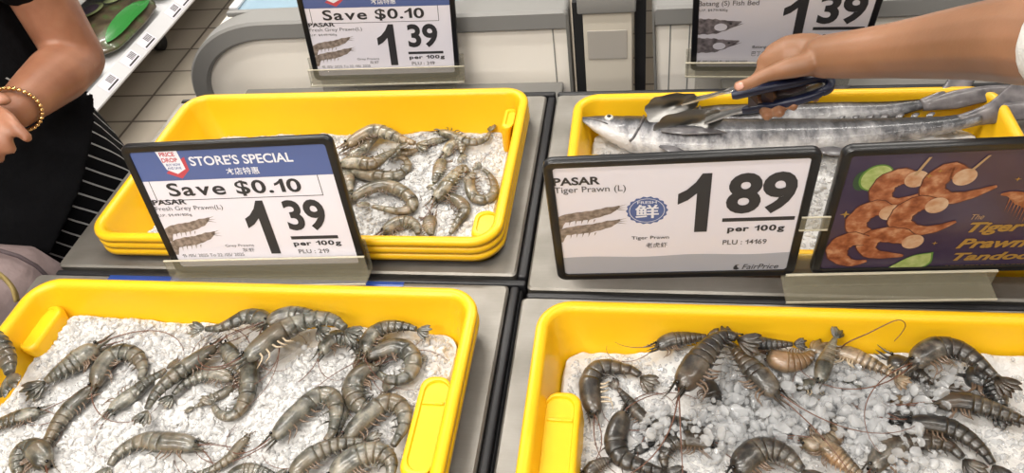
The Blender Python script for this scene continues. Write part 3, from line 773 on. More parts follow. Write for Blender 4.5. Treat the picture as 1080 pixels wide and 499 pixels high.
# ------------------------------------------------------------------ prawns
FOOT = {'FL': [], 'FR': [], 'BL': [], 'BR': []}
ICEZ = {'FL': .803, 'FR': .778, 'BL': .775, 'BR': .788}
BODY_P = [(0,.52),(.04,.72),(.10,.88),(.2,.98),(.34,1.0),(.42,.96),(.6,.80),(.78,.58),(.9,.40),(1,.28)]
RND = random.Random(11)
TR = {'FL': T_FL, 'FR': T_FR, 'BL': T_BL, 'BR': T_BR}
def prawn(tk, label, group, pts, w, shell, lift=.35, side=0, flip=False, legs=5, ant=2, leg_mat=None, rost=1.0):
    """pts: from the head to the tail, points of the photo put on the ice of tray tk; side: +1/-1 which way the back faces"""
    if flip: pts = pts[::-1]
    z0 = ICEZ[tk]
    P0 = at(*pts[len(pts)//2], z0); wm = w*(P0-CAM).length/F*1.24
    z = z0 + lift*wm
    P, L = catmull([at(x, y, z) for x, y in pts], 60)
    d0 = TR[tk][4]-z0; i0 = wall_inset(d0)+.002; A = wm*.5
    if lift < 1.2:
        kk = min(1.0, (TR[tk][3]-i0-A)/max(p.y for p in P))
        kk = max(.968, kk); P = [CAM+(p-CAM)*kk for p in P]; wm *= kk
    turn = sum((P[i]-P[i-6]).cross(P[min(i+6,59)]-P[i]).z for i in range(6, 54))
    Z = Vector((0,0,1))
    up_ = sum(Z.cross(P[i+1]-P[i]).y for i in range(59))
    s = (side*(1 if up_ >= 0 else -1)) if side else (-1 if turn > 0 else 1)     # back on the outer side of the curl
    N = []
    for i in range(60):
        t = (P[min(i+1,59)]-P[max(i-1,0)]).normalized(); n = Z.cross(t).normalized()*s; N.append((t, n))
    a = wm/2; bz = a*.74
    O = Vector((P[30].x, P[30].y, z-bz*.9))
    root = empty('prawn', O, label, 'prawn', group)
    def fr(t):
        x = t*59; i = min(58, int(x)); k = x-i
        return P[i].lerp(P[i+1], k), N[i][0].lerp(N[i+1][0], k).normalized(), N[i][1].lerp(N[i+1][1], k).normalized()
    def ringat(t, r, M=14, belly=.92):
        p, T, n = fr(t); out = []
        for j in range(M):
            th = 2*PI*j/M; c, q = math.cos(th), math.sin(th)
            d = c*a*r*(belly if c < 0 else 1.0)
            out.append(p + n*d + Z*q*bz*r*(1 if abs(c) < .7 else .97))
        return out
    TC = .37
    # carapace with rostrum
    b = MB(); loops = []; tt = []
    p, T, n = fr(0); nose = p - T*wm*.10 + n*a*.15
    loops.append([nose + (q-p)*.28 for q in ringat(0, .52)])
    for k in range(13):
        t = TC*k/12*1.02; loops.append(ringat(t, interp(BODY_P, t)*(1.03 if k > 9 else 1.0)))
    loops.append([q*.5 + fr(TC*1.02)[0]*.5 for q in loops[-1]])
    b.loft(loops)
    nb = len(b.v)
    if rost > 0:
        base = fr(.06)[0] + n*a*.62; mid = p - T*wm*.35*rost + n*a*.62; tip = p - T*wm*.85*rost + n*a*.85
        b.tube([base, mid, tip], [wm*.085, wm*.06, wm*.008], 6, (Z, .55))
        for k in range(3):
            q = base.lerp(mid, .3+.35*k); b.tube([q + n*wm*.03, q + n*wm*.13 - T*wm*.07], [wm*.025, wm*.004], 4)
    for sg in (1, -1):   # short feelers and scales at the mouth
        b.tube([p - T*wm*.02 - n*a*.15 + Z*sg*bz*.3, p - T*wm*.4 - n*a*.05 + Z*sg*bz*.35, p - T*wm*.68 + n*a*.1*sg + Z*sg*bz*.2], [wm*.10, wm*.075, wm*.01], 6, (Z, .5))
    car = b.build('carapace', shell, root, True, O)
    att = car.data.attributes.new('bt', 'FLOAT', 'POINT'); att.data.foreach_set('value', [.05]*len(b.v))
    # abdomen of six overlapping rings
    b = MB(); loops = []; bt = []
    NS = 6
    for sgi in range(NS):
        ta, tb = TC + (.965-TC)*sgi/NS, TC + (.965-TC)*(sgi+1)/NS
        for k in range(5):
            f = k/4; t = ta+(tb-ta)*f
            r = interp(BODY_P, t)*(.975+.05*f**1.5)
            loops.append(ringat(t, r, 14, .92+.10*math.sin(PI*f))); bt += [sgi+f*.96]*14
        loops.append(ringat(tb, interp(BODY_P, tb)*.955)); bt += [sgi+.97]*14
    b.loft(loops)
    for k in range(5):  # swimmerets
        t = TC+.035+.098*k; pp, T, n = fr(t); q = pp - n*a*.72*interp(BODY_P, t) + Z*bz*.25
        b.tube([q, q - n*wm*.20 + T*wm*.06, q - n*wm*.33 + T*wm*.17], [wm*.07, wm*.06, wm*.012], 6, (Z, .5)); bt += [k+.1]*18
    ab = b.build('abdomen', shell, root, True, O)
    att = ab.data.attributes.new('bt', 'FLOAT', 'POINT'); att.data.foreach_set('value', (bt + [.1]*len(b.v))[:len(b.v)])
    # tail fan
    p, T, n = fr(1.0); b = MB()
    for k, (sp, lng) in enumerate(((-.55,.85),(-.27,.95),(0,.8),(.27,.95),(.55,.85))):
        d = (T*math.cos(sp) + (n*.8+Z*.35).normalized()*math.sin(sp)).normalized(); side_v = d.cross(Z).normalized()
        c = p - T*wm*.05; up = Z*wm*.02*(k % 2)
        b.tube([c, c+d*wm*.35*lng+up, c+d*wm*.7*lng+up, c+d*wm*.92*lng+up], [wm*.06, wm*.155, wm*.145, wm*.03], 8, (side_v, .25))
    b.build('tail_fan', shell, root, True, O)
    # eyes
    p, T, n = fr(.02)
    for sg in (1, -1):
        b = MB(); b.ball(p - T*wm*.08 + n*a*.38 + Z*sg*bz*.55, wm*.07, 8, 6); b.build('eye', EYE, root, True, O)
    # walking legs
    for k in range(legs):
        t = .10+.055*k; pp, T, n = fr(t); q = pp - n*a*.75*interp(BODY_P, t) + Z*bz*.30
        j = RND.uniform(-.08, .08); fwd = -1 if k < 2 else .5
        b = MB(); b.tube([q + n*a*.2, q - n*wm*(.22+j) - T*wm*.06*fwd*-1, q - n*wm*(.36+j) + T*wm*(.22*fwd+j), q - n*wm*(.42) + T*wm*(.5*fwd+j) - Z*bz*.3], [wm*.05, wm*.042, wm*.032, wm*.012], 6)
        b.build('walking_leg', leg_mat or PRAWN_LEG, root, True, O)
    # long feelers
    p, T, n = fr(0)
    for k in range(ant):
        d = -T; q = p - T*wm*.15 + n*a*.15 + Z*bz*(.4-.5*k); path = [q.copy()]; ln = wm*RND.uniform(3, 5.5)/14
        cv = RND.uniform(-.28, .28); head = math.atan2(d.y, d.x) + RND.uniform(-.5, .5)
        for i in range(14):
            head += cv*(.4+i/14); q = q + Vector((math.cos(head), math.sin(head), 0))*ln
            q.z = max(z0+.004, q.z-.0012) ; path.append(q.copy())
        tb_ = [x for x in path if T_IN(tk, x)]
        if len(tb_) >= 3:
            b = MB(); b.tube(tb_, [wm*.028*(1-.7*i/len(tb_)) for i in range(len(tb_))], 5); b.build('antenna', FEELER, root, True, O)
    for i in range(0, 60, 2): FOOT[tk].append((P[i].x, P[i].y, a*interp(BODY_P, i/59)))
    return root
def T_IN(tk, p):
    t = TR[tk]; return t[0]+.04 < p.x < t[1]-.04 and t[2]+.04 < p.y < t[3]-.04
G1 = 'grey prawns on the ice of the nearer tray'
G2 = 'pale prawns in the stacked tray'
G3 = 'tiger prawns in the tray of clear ice'
def fl_(label, pts, w, **k): return prawn('FL', label, G1, pts, w, k.pop('m', GREY_PRAWN), **k)
def bl_(label, pts, w, **k): return prawn('BL', label, G2, pts, w, k.pop('m', FAR_PRAWN), **k)
def fr_(label, pts, w, **k): return prawn('FR', label, G3, pts, w, k.pop('m', TIGER_PRAWN), **k)
fl_('pale grey prawn cut by the left frame edge, against the yellow wall', [(-32,352),(-14,360),(2,372),(9,384),(10,396)], 20, lift=1.2, legs=0, ant=0)
fl_('short plump grey prawn alone on white ice below the tray\'s hand slot', [(103,368),(90,375),(74,386),(58,396),(46,404)], 19, side=1)
fl_('arched blue-grey prawn right of the short plump one on the ice', [(101,407),(109,386),(121,374),(133,372),(145,377),(151,390),(147,403)], 16)
fl_('slender straight prawn running down the ice below the arched blue-grey one', [(98,409),(84,422),(72,433),(62,446),(55,458),(49,470),(46,482)], 14, side=1)
fl_('tightly curled brown prawn beside the tail of the slender straight one', [(47,492),(41,478),(31,473),(22,478),(18,489),(20,503)], 17, lift=.5)
fl_('thin prawn entering from the left frame edge above the curled brown one', [(-22,456),(0,447),(18,441),(32,437),(41,435)], 12, flip=True)
fl_('large arched prawn with its back up at the bottom left, legs over the ice', [(206,472),(192,468),(174,467),(156,465),(140,469),(124,479),(114,494)], 17, side=1)
fl_('long prawn with a pointed snout lying aslant amid the left heap', [(226,367),(212,377),(196,388),(180,400),(168,411),(160,422),(154,434)], 15, side=1, lift=.8)
fl_('brownish prawn tucked behind the long slanting one, its legs to the left', [(117,433),(128,424),(141,415),(152,406),(165,397),(177,388)], 13, side=-1)
fl_('olive prawn under the long slanting one, tail pointing down to the ice', [(244,400),(231,395),(217,395),(204,400),(192,407),(181,418)], 13, lift=.55)
fl_('thin brown prawn below the olive one in the left heap', [(246,408),(233,416),(219,423),(204,430)], 9, lift=.6, legs=3)
fl_('wedge shaped brown prawn pressed upright above the hook shaped dark one', [(236,364),(241,372),(248,382),(255,394)], 14, lift=.7, legs=2, ant=0)
fl_('hook shaped dark grey prawn curling in a U on the left heap', [(264,374),(263,388),(262,406),(258,424),(246,438),(232,437),(224,426)], 15, lift=.6)
fl_('prawn with a forked thin end pointing left along the yellow rear wall', [(291,352),(283,342),(272,335),(259,334),(246,340),(231,346),(214,347)], 15, side=1, lift=.9)
fl_('big prawn on its side under the yellow rear wall with white legs showing', [(260,378),(273,368),(288,356),(304,346),(321,338),(337,336),(352,338),(366,348)], 20, side=1, lift=.7, leg_mat=PRAWN_LEG_PALE)
fl_('grey prawn behind the big white legged one, touching the rear wall', [(283,341),(297,334),(314,332),(330,335),(337,346)], 16, side=1, lift=1.1, legs=0)
fl_('humped tan prawn on the middle of the ice below the rear wall', [(340,372),(347,361),(358,356),(369,358),(376,366),(378,376)], 15, lift=.5)
fl_('prawn arching to the right with its tail on the ice near the tray corner', [(386,372),(390,357),(402,347),(416,344),(430,345),(441,348)], 15, side=0)
fl_('spiral curled prawn beside the yellow hand hold', [(388,377),(402,371),(417,366),(430,371),(436,382),(432,395),(420,401),(406,399),(397,391)], 17, lift=.55)
fl_('prawn under the spiral one, its tail end pointing right', [(406,366),(419,364),(431,368),(441,376)], 11, lift=.3, legs=0)
fl_('fat bellied prawn curled below the spiral one', [(394,388),(382,394),(374,406),(374,420),(384,430),(398,427),(407,412)], 20)
fl_('large bent prawn left of the dark tail, leaning like an arch at the front', [(290,462),(305,445),(320,431),(334,419),(346,417),(354,426),(354,442),(349,458),(340,469)], 18, lift=.6)
fl_('dark brown straight tail between the two large bent prawns', [(367,419),(363,433),(358,450),(355,464)], 10, lift=.4, legs=0, ant=0)
fl_('large bent prawn right of the dark tail, next to the yellow hand hold', [(366,462),(378,449),(392,436),(405,426),(416,425),(425,433),(426,448),(420,461),(412,474)], 18, lift=.6)
fl_('dark prawn lying low across the front below the large bent ones', [(308,503),(321,488),(335,478),(350,471),(367,467),(386,465)], 17, side=1, lift=.7)
fl_('broad prawn at the bottom frame edge below the yellow hand hold', [(352,505),(366,490),(384,480),(401,478),(412,488),(412,504)], 22, lift=.7)
fl_('brown headed prawn pointing up from the bottom edge, feelers over the ice', [(261,462),(252,472),(243,483),(226,494),(206,500)], 10, side=1, lift=.5)
fl_('prawn half sunk in ice at the bottom edge beside the brown headed one', [(240,506),(256,498),(272,497),(290,501)], 14, lift=.3, legs=0)

bl_('long prawn arched along the yellow back wall of the stacked tray', [(367,153),(381,144),(396,138),(411,142),(426,148),(440,152)], 14, side=1, lift=.8)
bl_('prawn lying aslant beneath the long arched one at the back', [(367,168),(378,161),(388,152),(399,144)], 12, lift=.6)
bl_('prawn with a raised tail tip crossing the heap beside the sign', [(360,173),(376,171),(392,173),(406,165),(419,157)], 14, side=-1, lift=.8)
bl_('U shaped prawn hooked to the right in the left heap of the stacked tray', [(362,179),(384,183),(404,186),(420,185),(430,177),(428,169),(419,165)], 13)
bl_('small tail piece lying right of the raised tail tip', [(416,159),(428,161),(443,158)], 9, lift=.4, legs=0, ant=0)
bl_('big prawn folded in two at the middle front of the stacked tray', [(372,209),(388,200),(405,196),(422,201),(434,211),(434,220),(421,223),(404,220),(389,217)], 13, lift=.6)
bl_('prawn at the front rim beneath the big folded one', [(406,245),(415,238),(428,234),(438,238),(441,248)], 14)
bl_('stubby prawn standing upright at the front rim of the stacked tray', [(454,229),(453,238),(455,249)], 13, legs=2, side=1)
bl_('bent prawn reaching the front rim beside the yellow corner ledge', [(472,207),(484,213),(490,222),(483,234),(474,248)], 12)
bl_('short prawn standing on end in the middle of the stacked tray', [(467,169),(463,180),(458,194)], 12, side=1, legs=2, ant=0)
bl_('prawn with bristly legs pointing down left, centre right of the stacked tray', [(460,211),(468,201),(475,191),(482,182),(489,177),(493,183)], 14, lift=.5)
bl_('C shaped prawn against the right wall of the stacked tray', [(498,183),(496,197),(501,208),(511,211),(520,205),(521,194),(515,183),(507,178)], 11)
bl_('dark bluish prawn with an upturned tail along the back wall', [(464,139),(476,143),(490,149),(503,150),(513,146),(517,138)], 10, side=-1)
bl_('small pale prawn left of the dark bluish one at the back', [(449,153),(460,149),(473,147)], 8, side=1)
bl_('greenish prawn curled under the dark bluish one', [(470,163),(477,153),(486,152),(487,163)], 11)
bl_('prawn half hidden behind the STORE\'S SPECIAL sign\'s right edge', [(358,178),(366,188),(370,203)], 14, side=1)

fr_('large dark prawn curled in a ring by the yellow hand hold', [(628,436),(624,420),(623,404),(629,391),(641,387),(655,389),(667,391),(677,398)], 19, leg_mat=PRAWN_LEG_PALE)
fr_('brown prawn inside the ring of the curled one, feelers to the right', [(687,448),(674,437),(662,422),(651,409)], 12, lift=.4, side=1)
fr_('banded prawn bending down the left side to the bottom edge', [(657,436),(652,450),(649,466),(656,483),(677,492),(702,499)], 20, m=TIGER_PRAWN, legs=0, side=1)
fr_('dark tail fan piece at the lower left beside the yellow hand hold', [(618,501),(632,490),(646,484)], 13, side=1, legs=0, ant=0)
fr_('blackish straight prawn left of the mound of clear ice', [(688,455),(701,450),(716,449),(731,452),(746,454)], 18, m=DARK_PRAWN, side=1, legs=2)
fr_('prawn curling below the blackish straight one', [(750,469),(734,465),(719,464),(706,470),(700,481),(702,495)], 17)
fr_('small dark tail sticking out of the ice at the left', [(671,477),(681,471),(691,467)], 9, m=DARK_PRAWN, legs=0, ant=0)
fr_('prawn lying level below the rear wall, brown snout to the left', [(694,366),(707,360),(723,357),(747,355)], 15, side=1)
fr_('humped prawn with its head down left at the middle rear of the heap', [(720,409),(729,394),(738,381),(747,369),(757,359),(768,354),(780,358)], 23, side=1, lift=.9)
fr_('straight dark prawn with its long snout pointing down right, atop the heap', [(818,416),(805,402),(792,388),(780,374),(769,362)], 20, lift=.9, side=1)
fr_('thin dark prawn along the rear wall behind the tan banded one', [(782,357),(797,361),(815,363),(838,363)], 12, m=DARK_PRAWN, side=1, lift=.7, legs=0)
fr_('tan prawn with brown bands curled on its side under the rear wall', [(812,374),(822,380),(836,382),(849,379),(858,371)], 19, m=TIGER_TAN, lift=.6, legs=0, rost=0, side=-1)
fr_('greenish grey tail standing straight up behind the ice', [(866,402),(869,387),(875,371),(881,356)], 13, m=GREY_PRAWN, lift=.8, legs=0, ant=0, side=1)
_bp = fr_('beige prawn with pale legs right of the upright tail', [(880,371),(896,374),(913,381),(930,389),(944,398)], 14, m=TIGER_TAN, leg_mat=PRAWN_LEG_PALE, side=1, lift=.5)
b = MB(); _P, _ = catmull([at(884,371,.792), at_y(893,362,.618), at_y(915,352,.626), at_y(945,338,.632), at_y(955,342,.632), at_y(951,351,.628), at_y(943,360,.622)], 40)
b.tube(_P, [.0011-.0006*i/39 for i in range(40)], 5); b.build('antenna', FEELER, _bp, True, Vector(_bp.location))
fr_('pale legged prawn half under ice below the upright tail', [(843,409),(859,406),(876,405),(894,406),(910,408)], 13, m=GREY_PRAWN, leg_mat=PRAWN_LEG_PALE, side=1)
fr_('great arched prawn with its back along the rear wall at the right', [(966,384),(977,373),(993,367),(1010,369),(1025,377),(1039,388),(1052,399)], 19, side=1, lift=.9)
fr_('dark brown prawn lying under the head of the great arched one', [(938,379),(951,386),(965,392),(980,399),(994,407)], 17, m=TIGER_PRAWN, side=1, lift=.6, leg_mat=PRAWN_LEG_PALE)
fr_('blackish prawn bent beneath the great arched one\'s tail', [(1017,397),(1032,399),(1045,405),(1053,417),(1058,430)], 21, m=DARK_PRAWN, side=1)
fr_('grey prawn reaching the right frame edge below the rear wall', [(1048,393),(1064,391),(1086,390)], 12, m=GREY_PRAWN, side=1, legs=0, ant=0)
fr_('brown prawn with reddish legs crossing the right side of the ice', [(990,426),(1009,424),(1028,427),(1050,433),(1070,440),(1088,447)], 17, side=1, lift=.6, flip=False)
fr_('black prawn slanting down to the right above the bottom right arched one', [(960,446),(984,448),(1005,453),(1022,463),(1037,476),(1049,492)], 16, m=DARK_PRAWN, side=1, lift=.6)
fr_('arched banded prawn with its back up at the bottom right', [(922,495),(934,479),(949,469),(968,465),(986,466),(1003,472),(1018,486)], 19, side=1, lift=.4)
fr_('dark tail tip poking from the ice above the bottom right arched one', [(941,446),(954,438),(967,436)], 11, m=DARK_PRAWN, legs=0, ant=0)
fr_('banded prawn curled round ice at the centre right of the tiger prawn tray', [(847,466),(862,469),(875,465),(882,455),(881,444),(871,437)], 17, lift=.3, m=TIGER_TAN)
fr_('straight brown prawn running off the bottom edge below the curled banded one', [(866,469),(879,479),(893,490),(910,502)], 17, m=TIGER_TAN, side=1, lift=.5)
fr_('broad banded prawn hunched at the middle of the bottom edge', [(779,499),(789,484),(803,475),(818,475),(833,483),(848,498)], 23, m=TIGER_PRAWN, side=1, lift=.6)
fr_('yellow green tail sunk in ice below the dark brown prawn', [(941,425),(954,423),(969,426)], 10, m=TIGER_TAN, legs=0, ant=0, side=1)
fr_('dark prawn standing in the wet hollow left of the clear ice mound', [(746,402),(751,416),(757,431),(761,446)], 15, m=DARK_PRAWN, side=1)

# ------------------------------------------------------------------ fish
def fish(label, tk_z, pts, wid, tail_dir, side_eye, zoff):
    zz = tk_z
    P, L = catmull([at(x, y, zz+dz) for x, y, dz in pts], 70)
    Z = Vector((0,0,1)); O = Vector((P[35].x, P[35].y, zz-.02))
    root = empty('mackerel', O, label, 'fish', 'long silver fish in the yellow tray')
    def fr(t):
        x = t*69; i = min(68, int(x)); k = x-i; p = P[i].lerp(P[i+1], k); T = (P[min(i+2,69)]-P[max(i-1,0)]).normalized()
        n = Z.cross(T).normalized(); return p, T, n       # n: towards the back of the fish (away from the viewer)
    b = MB(); loops = []; fd = []
    sc = (P[35]-CAM).length/F*1.25
    M = 20
    for i in range(90):
        t = i/89; p, T, n = fr(t); a = interp(wid, t)*sc/2; h = a*(.62 if t > .12 else .55)
        l = []
        for j in range(M):
            th = 2*PI*j/M; c, q = math.cos(th), math.sin(th)
            l.append(p + n*c*a + Z*q*h); fd.append(.5+.5*c+.42*max(0,(t-.72)/.28)+(.12 if t < .02 else 0))
        loops.append(l)
    b.loft(loops); body = b.build('body', FISH, root, True, O)
    at_ = body.data.attributes.new('fd', 'FLOAT', 'POINT'); at_.data.foreach_set('value', fd)
    # gill cover, jaw line, eye
    def onskin(t, c, up=1.0):
        p, T, n = fr(t); a = interp(wid, t)*sc/2; h = a*(.62 if t > .12 else .55)
        return p + n*c*a + Z*math.sqrt(max(0, 1-c*c))*h*up, T, n, a
    b = MB(); l1 = [onskin(.158+.016*math.sqrt(max(0,1-(c/.9)**2)), c, 1.02)[0] for c in [x/10 for x in range(-9, 8)]]
    b.tube(l1, sc*1.1, 6); b.build('gill_edge', FISH_DARK, root, True, O)
    b = MB(); b.tube([onskin(t, c, 1.02)[0] for t, c in ((.004,.25),(.03,.06),(.06,-.18),(.085,-.34))], [sc*.5,sc*.9,sc*.9,sc*.5], 6); b.build('jaw_line', FISH_DARK, root, True, O)
    p, T, n, a = onskin(.082, .30, 1.0)
    b = MB(); b.ball(p, sc*3.9, 16, 10, (1,1,.5)); e = b.build('eye', FISH_EYE_W, root, True, O)
    b = MB(); b.ball(p + Z*sc*1.3, sc*2.1, 12, 8, (1,1,.5)); b.build('pupil', EYE, e, True, O)
    def fin(name, t0, c0, d, ln, wd, m=FISH_DARK, up=1.03):
        p, T, n, a = onskin(t0, c0, up); d = d(T, n).normalized(); s = d.cross(Z).normalized()
        b = MB(); b.tube([p - d*ln*.1, p + d*ln*.3 + Z*.001, p + d*ln*.7 + Z*.002, p + d*ln], [wd*.5, wd, wd*.7, wd*.08], 10, (s, .14)); b.build(name, m, root, True, O)
    fin('pectoral_fin', .245, -.35, lambda T, n: T + n*.02 + Z*.03, sc*46, sc*5.5)
    fin('pelvic_fin', .24, -.9, lambda T, n: T - n*.5, sc*26, sc*5)
    fin('dorsal_fin', .56, .97, lambda T, n: T + n*.5, sc*42, sc*6)
    fin('anal_fin', .60, -.97, lambda T, n: T - n*.35, sc*40, sc*6)
    for k in range(7):
        fin('finlet', .68+.035*k, .96, lambda T, n: T + n*.7, sc*9, sc*2.4); 
    # tail: two long lobes
    for lobe in tail_dir:
        Q, _ = catmull([at(x, y, z_) for x, y, z_, w_ in lobe], 22); ws = [w_ for *_a, w_ in lobe]
        b = MB(); loops = []
        for i, p in enumerate(Q):
            T = (Q[min(i+1,21)]-Q[max(i-1,0)]).normalized(); v = (CAM-p).normalized(); v = (Z*.75 - Vector((0,.65,0))).normalized(); s = T.cross(v).normalized(); u_ = s.cross(T)
            x = i/21*(len(ws)-1); a_ = min(len(ws)-2, int(x)); r = (ws[a_]+(ws[a_+1]-ws[a_])*(x-a_))*sc/1.25
            loops.append([p + s*r*math.cos(2*PI*j/12) + u_*r*(.55-.42*min(1,i/9))*math.sin(2*PI*j/12) for j in range(12)])
        b.loft(loops); b.build('tail_lobe', FISH_TAIL, root, True, O)
    for i in range(0, 70, 2): FOOT['BR'].append((P[i].x, P[i].y, interp(wid, i/69)*sc/2))
    return root
fish('front silver fish whose head and bright eye point to the tray\'s left corner', .800,
     [(611,125,.035),(630,131,.022),(660,139,.012),(690,144,.01),(740,147,.01),(800,147,.01),(870,144,.012),(940,138,.014),(985,133,.018),(1012,128.5,.024),(1032,123,.030)],
     [(0,3),(.02,9),(.05,19),(.1,30),(.16,39),(.25,43),(.4,44),(.55,41),(.7,33),(.83,24),(.93,16),(1,12)],
     [[(1012,129,.826,7),(1044,119,.836,9),(1064,107,.845,12),(1086,90,.855,12),(1112,66,.862,3)],[(1014,128,.826,6),(1058,119,.836,9),(1088,117,.838,9),(1122,124,.838,2)]], 1, 0)
fish('rear silver fish, head under the tongs and forked tail on the tray\'s right corner', .803,
     [(690,120,.0),(715,124,.004),(760,124,.006),(820,122,.006),(880,119,.008),(930,116,.012),(960,111,.018),(978,108,.022),(992,104,.027)],
     [(0,4),(.03,12),(.1,22),(.25,30),(.5,30),(.68,26),(.82,19),(.93,12),(1,10)],
     [[(972,111,.826,6),(996,103,.834,9),(1010,90,.842,11),(1020,74,.850,10),(1030,55,.856,3)],[(974,111,.826,5.5),(1008,105,.834,9),(1040,99,.842,7.5),(1082,94,.846,4.5),(1112,88,.846,1)]], 1, 0)

# ------------------------------------------------------------------ ice
import numpy as np
def ico(sub):
    bm = bmesh.new(); bmesh.ops.create_icosphere(bm, subdivisions=sub, radius=1)
    v = np.array([x.co[:] for x in bm.verts]); bm.verts.index_update(); f = np.array([[q.index for q in x.verts] for x in bm.faces]); bm.free(); return v, f
IV, IF = ico(2)
rng = np.random.default_rng(5)
SHAPES = []
for k in range(14):
    s = np.array([1, rng.uniform(.6,1), rng.uniform(.4,.75)])
    v = IV.copy()
    for c in range(7):   # chop with random planes for facets
        n_ = rng.normal(size=3); n_ /= np.linalg.norm(n_); d = v@n_; lim = rng.uniform(.55,.85); over = d > lim
        v[over] -= np.outer(d[over]-lim, n_)
    SHAPES.append(v*s)
def surf(tk, x, y):
    p = Vector((x*9, y*9, {'FL':0,'FR':3,'BL':6,'BR':9}[tk])); q = Vector((x*38, y*38, 1.5))
    r = Vector((x*90, y*90, 4)); ridge = 0
    if tk == 'FR':
        u = min(1, max(0, (y-.575)/.055)); w = min(1, max(0, (x-.0)/.04)); ridge = .022*u*u*(3-2*u)*w
    return ridge + ICEZ[tk] + .009*noise.noise(p) + .005*noise.noise(q) + .0025*noise.noise(r)
MOUNDS = [(at(px, py, .78), r_) for px, py, r_ in ((810,425,.075),(870,440,.06),(760,455,.05),(700,458,.04),(905,425,.05),(975,428,.04),(990,408,.03),(940,470,.05),(860,395,.03))]
def ice(tk, label, n, r0, r1, keep, chunk_mat, big=0, mask=None, mounds=()):
    t = TR[tk]; d = t[4]-ICEZ[tk]; i0 = wall_inset(d)+.003
    x0, x1, y0, y1 = t[0]+i0, t[1]-i0, t[2]+i0, t[3]-i0
    H = {}
    for fx, fy, fr_ in FOOT[tk]:
        H.setdefault((int(fx//.02), int(fy//.02)), []).append((fx, fy, fr_))
    def near(x, y):
        best = 9
        for a in (-1,0,1):
            for c in (-1,0,1):
                for fx, fy, fr_ in H.get((int(x//.02)+a, int(y//.02)+c), ()):
                    best = min(best, math.hypot(x-fx, y-fy)/max(.002, fr_))
        return best
    rc = .04
    def inside(x, y, m_=0):
        if not (x0+m_ < x < x1-m_ and y0+m_ < y < y1-m_): return False
        cx = min(max(x, x0+rc), x1-rc); cy = min(max(y, y0+rc), y1-rc)
        return math.hypot(x-cx, y-cy) <= rc-m_
    NX, NY = 190, 110; vs = []; fs = []
    for j in range(NY+1):
        for i in range(NX+1):
            x = x0+(x1-x0)*i/NX; y = y0+(y1-y0)*j/NY
            cx = min(max(x, x0+rc), x1-rc); cy = min(max(y, y0+rc), y1-rc); dd = math.hypot(x-cx, y-cy)
            if dd > rc: x = cx+(x-cx)*rc/dd; y = cy+(y-cy)*rc/dd
            edge = (i in (0, NX) or j in (0, NY))
            vs.append((x, y, surf(tk, x, y) - (.006 if edge else 0)))
    for j in range(NY):
        for i in range(NX): a = j*(NX+1)+i; fs.append((a, a+1, a+NX+2, a+NX+1))
    nb = len(vs); nf = len(fs)
    V = [np.array(vs)]; Fq = fs; Ft = []; off = nb; cnt = 0; tries = 0; zadd = {}
    while cnt < n and tries < n*12:
        tries += 1
        x = rng.uniform(x0, x1); y = rng.uniform(y0, y1); r = r0+(r1-r0)*rng.random()**1.6
        if not inside(x, y, r+.002): continue
        if mask and rng.random() > mask(x, y): continue
        md = max([0]+[1-math.hypot(x-c.x, y-c.y)/r_ for c, r_ in mounds])
        if mounds:
            if md <= 0 and rng.random() < .35: continue
            r *= (.62 if md <= 0 else .85+.5*min(1, md*2))
        k = near(x, y); lift = -.05
        if k < 1.0+r/.02:
            if rng.random() > (keep + (.45*md if md > 0 else -.15 if mounds else 0)): continue
            lift = .9 if k < .9 else .3
            r *= .75
        q = rng.normal(size=4); q /= np.linalg.norm(q); w_, a, b_, c = q
        Rm = np.array([[1-2*(b_*b_+c*c),2*(a*b_-c*w_),2*(a*c+b_*w_)],[2*(a*b_+c*w_),1-2*(a*a+c*c),2*(b_*c-a*w_)],[2*(a*c-b_*w_),2*(b_*c+a*w_),1-2*(a*a+b_*b_)]])
        extra = rng.uniform(0, .020)*min(1, md*2.5) if md > 0 else 0
        V.append(SHAPES[rng.integers(len(SHAPES))]@Rm.T*r + np.array([x, y, surf(tk, x, y)+r*lift+extra]))
        Ft.append(IF+off); off += len(IV); cnt += 1
    Vn = np.concatenate(V); faces = list(fs) + [tuple(f) for f in np.concatenate(Ft).tolist()]
    me = bpy.data.meshes.new('crushed_ice'); me.from_pydata(Vn.tolist(), [], faces); me.update()
    me.materials.append(ICE_BASE); me.materials.append(chunk_mat)
    mi = np.ones(len(faces), dtype=np.int32); mi[:nf] = 0
    if chunk_mat is ICE: mi[nf:] = np.repeat((rng.random(cnt) < .45).astype(np.int32), len(IF))
    me.polygons.foreach_set('material_index', mi)
    sm = np.ones(len(faces), dtype=bool); me.polygons.foreach_set('use_smooth', sm)
    me.set_sharp_from_angle(angle=math.radians(38))
    o = link('crushed_ice', me); tag(o, label, 'ice', 'beds of crushed ice', 'stuff'); return o
ice('FL', 'white crushed ice under the grey prawns in the nearer tray', 6500, .0028, .0095, .04, ICE)
ice('FR', 'clear lumpy ice among the dark tiger prawns', 4600, .0035, .0105, .25, ICE_CUBE, 1, None, MOUNDS)
ice('BL', 'white crushed ice under the pale prawns of the stacked tray', 5500, .0028, .008, .04, ICE)
ice('BR', 'crushed ice packed beneath the two silver fish', 2500, .003, .008, .15, ICE, 0, lambda x, y: 1 if x < .40 else 0.15)
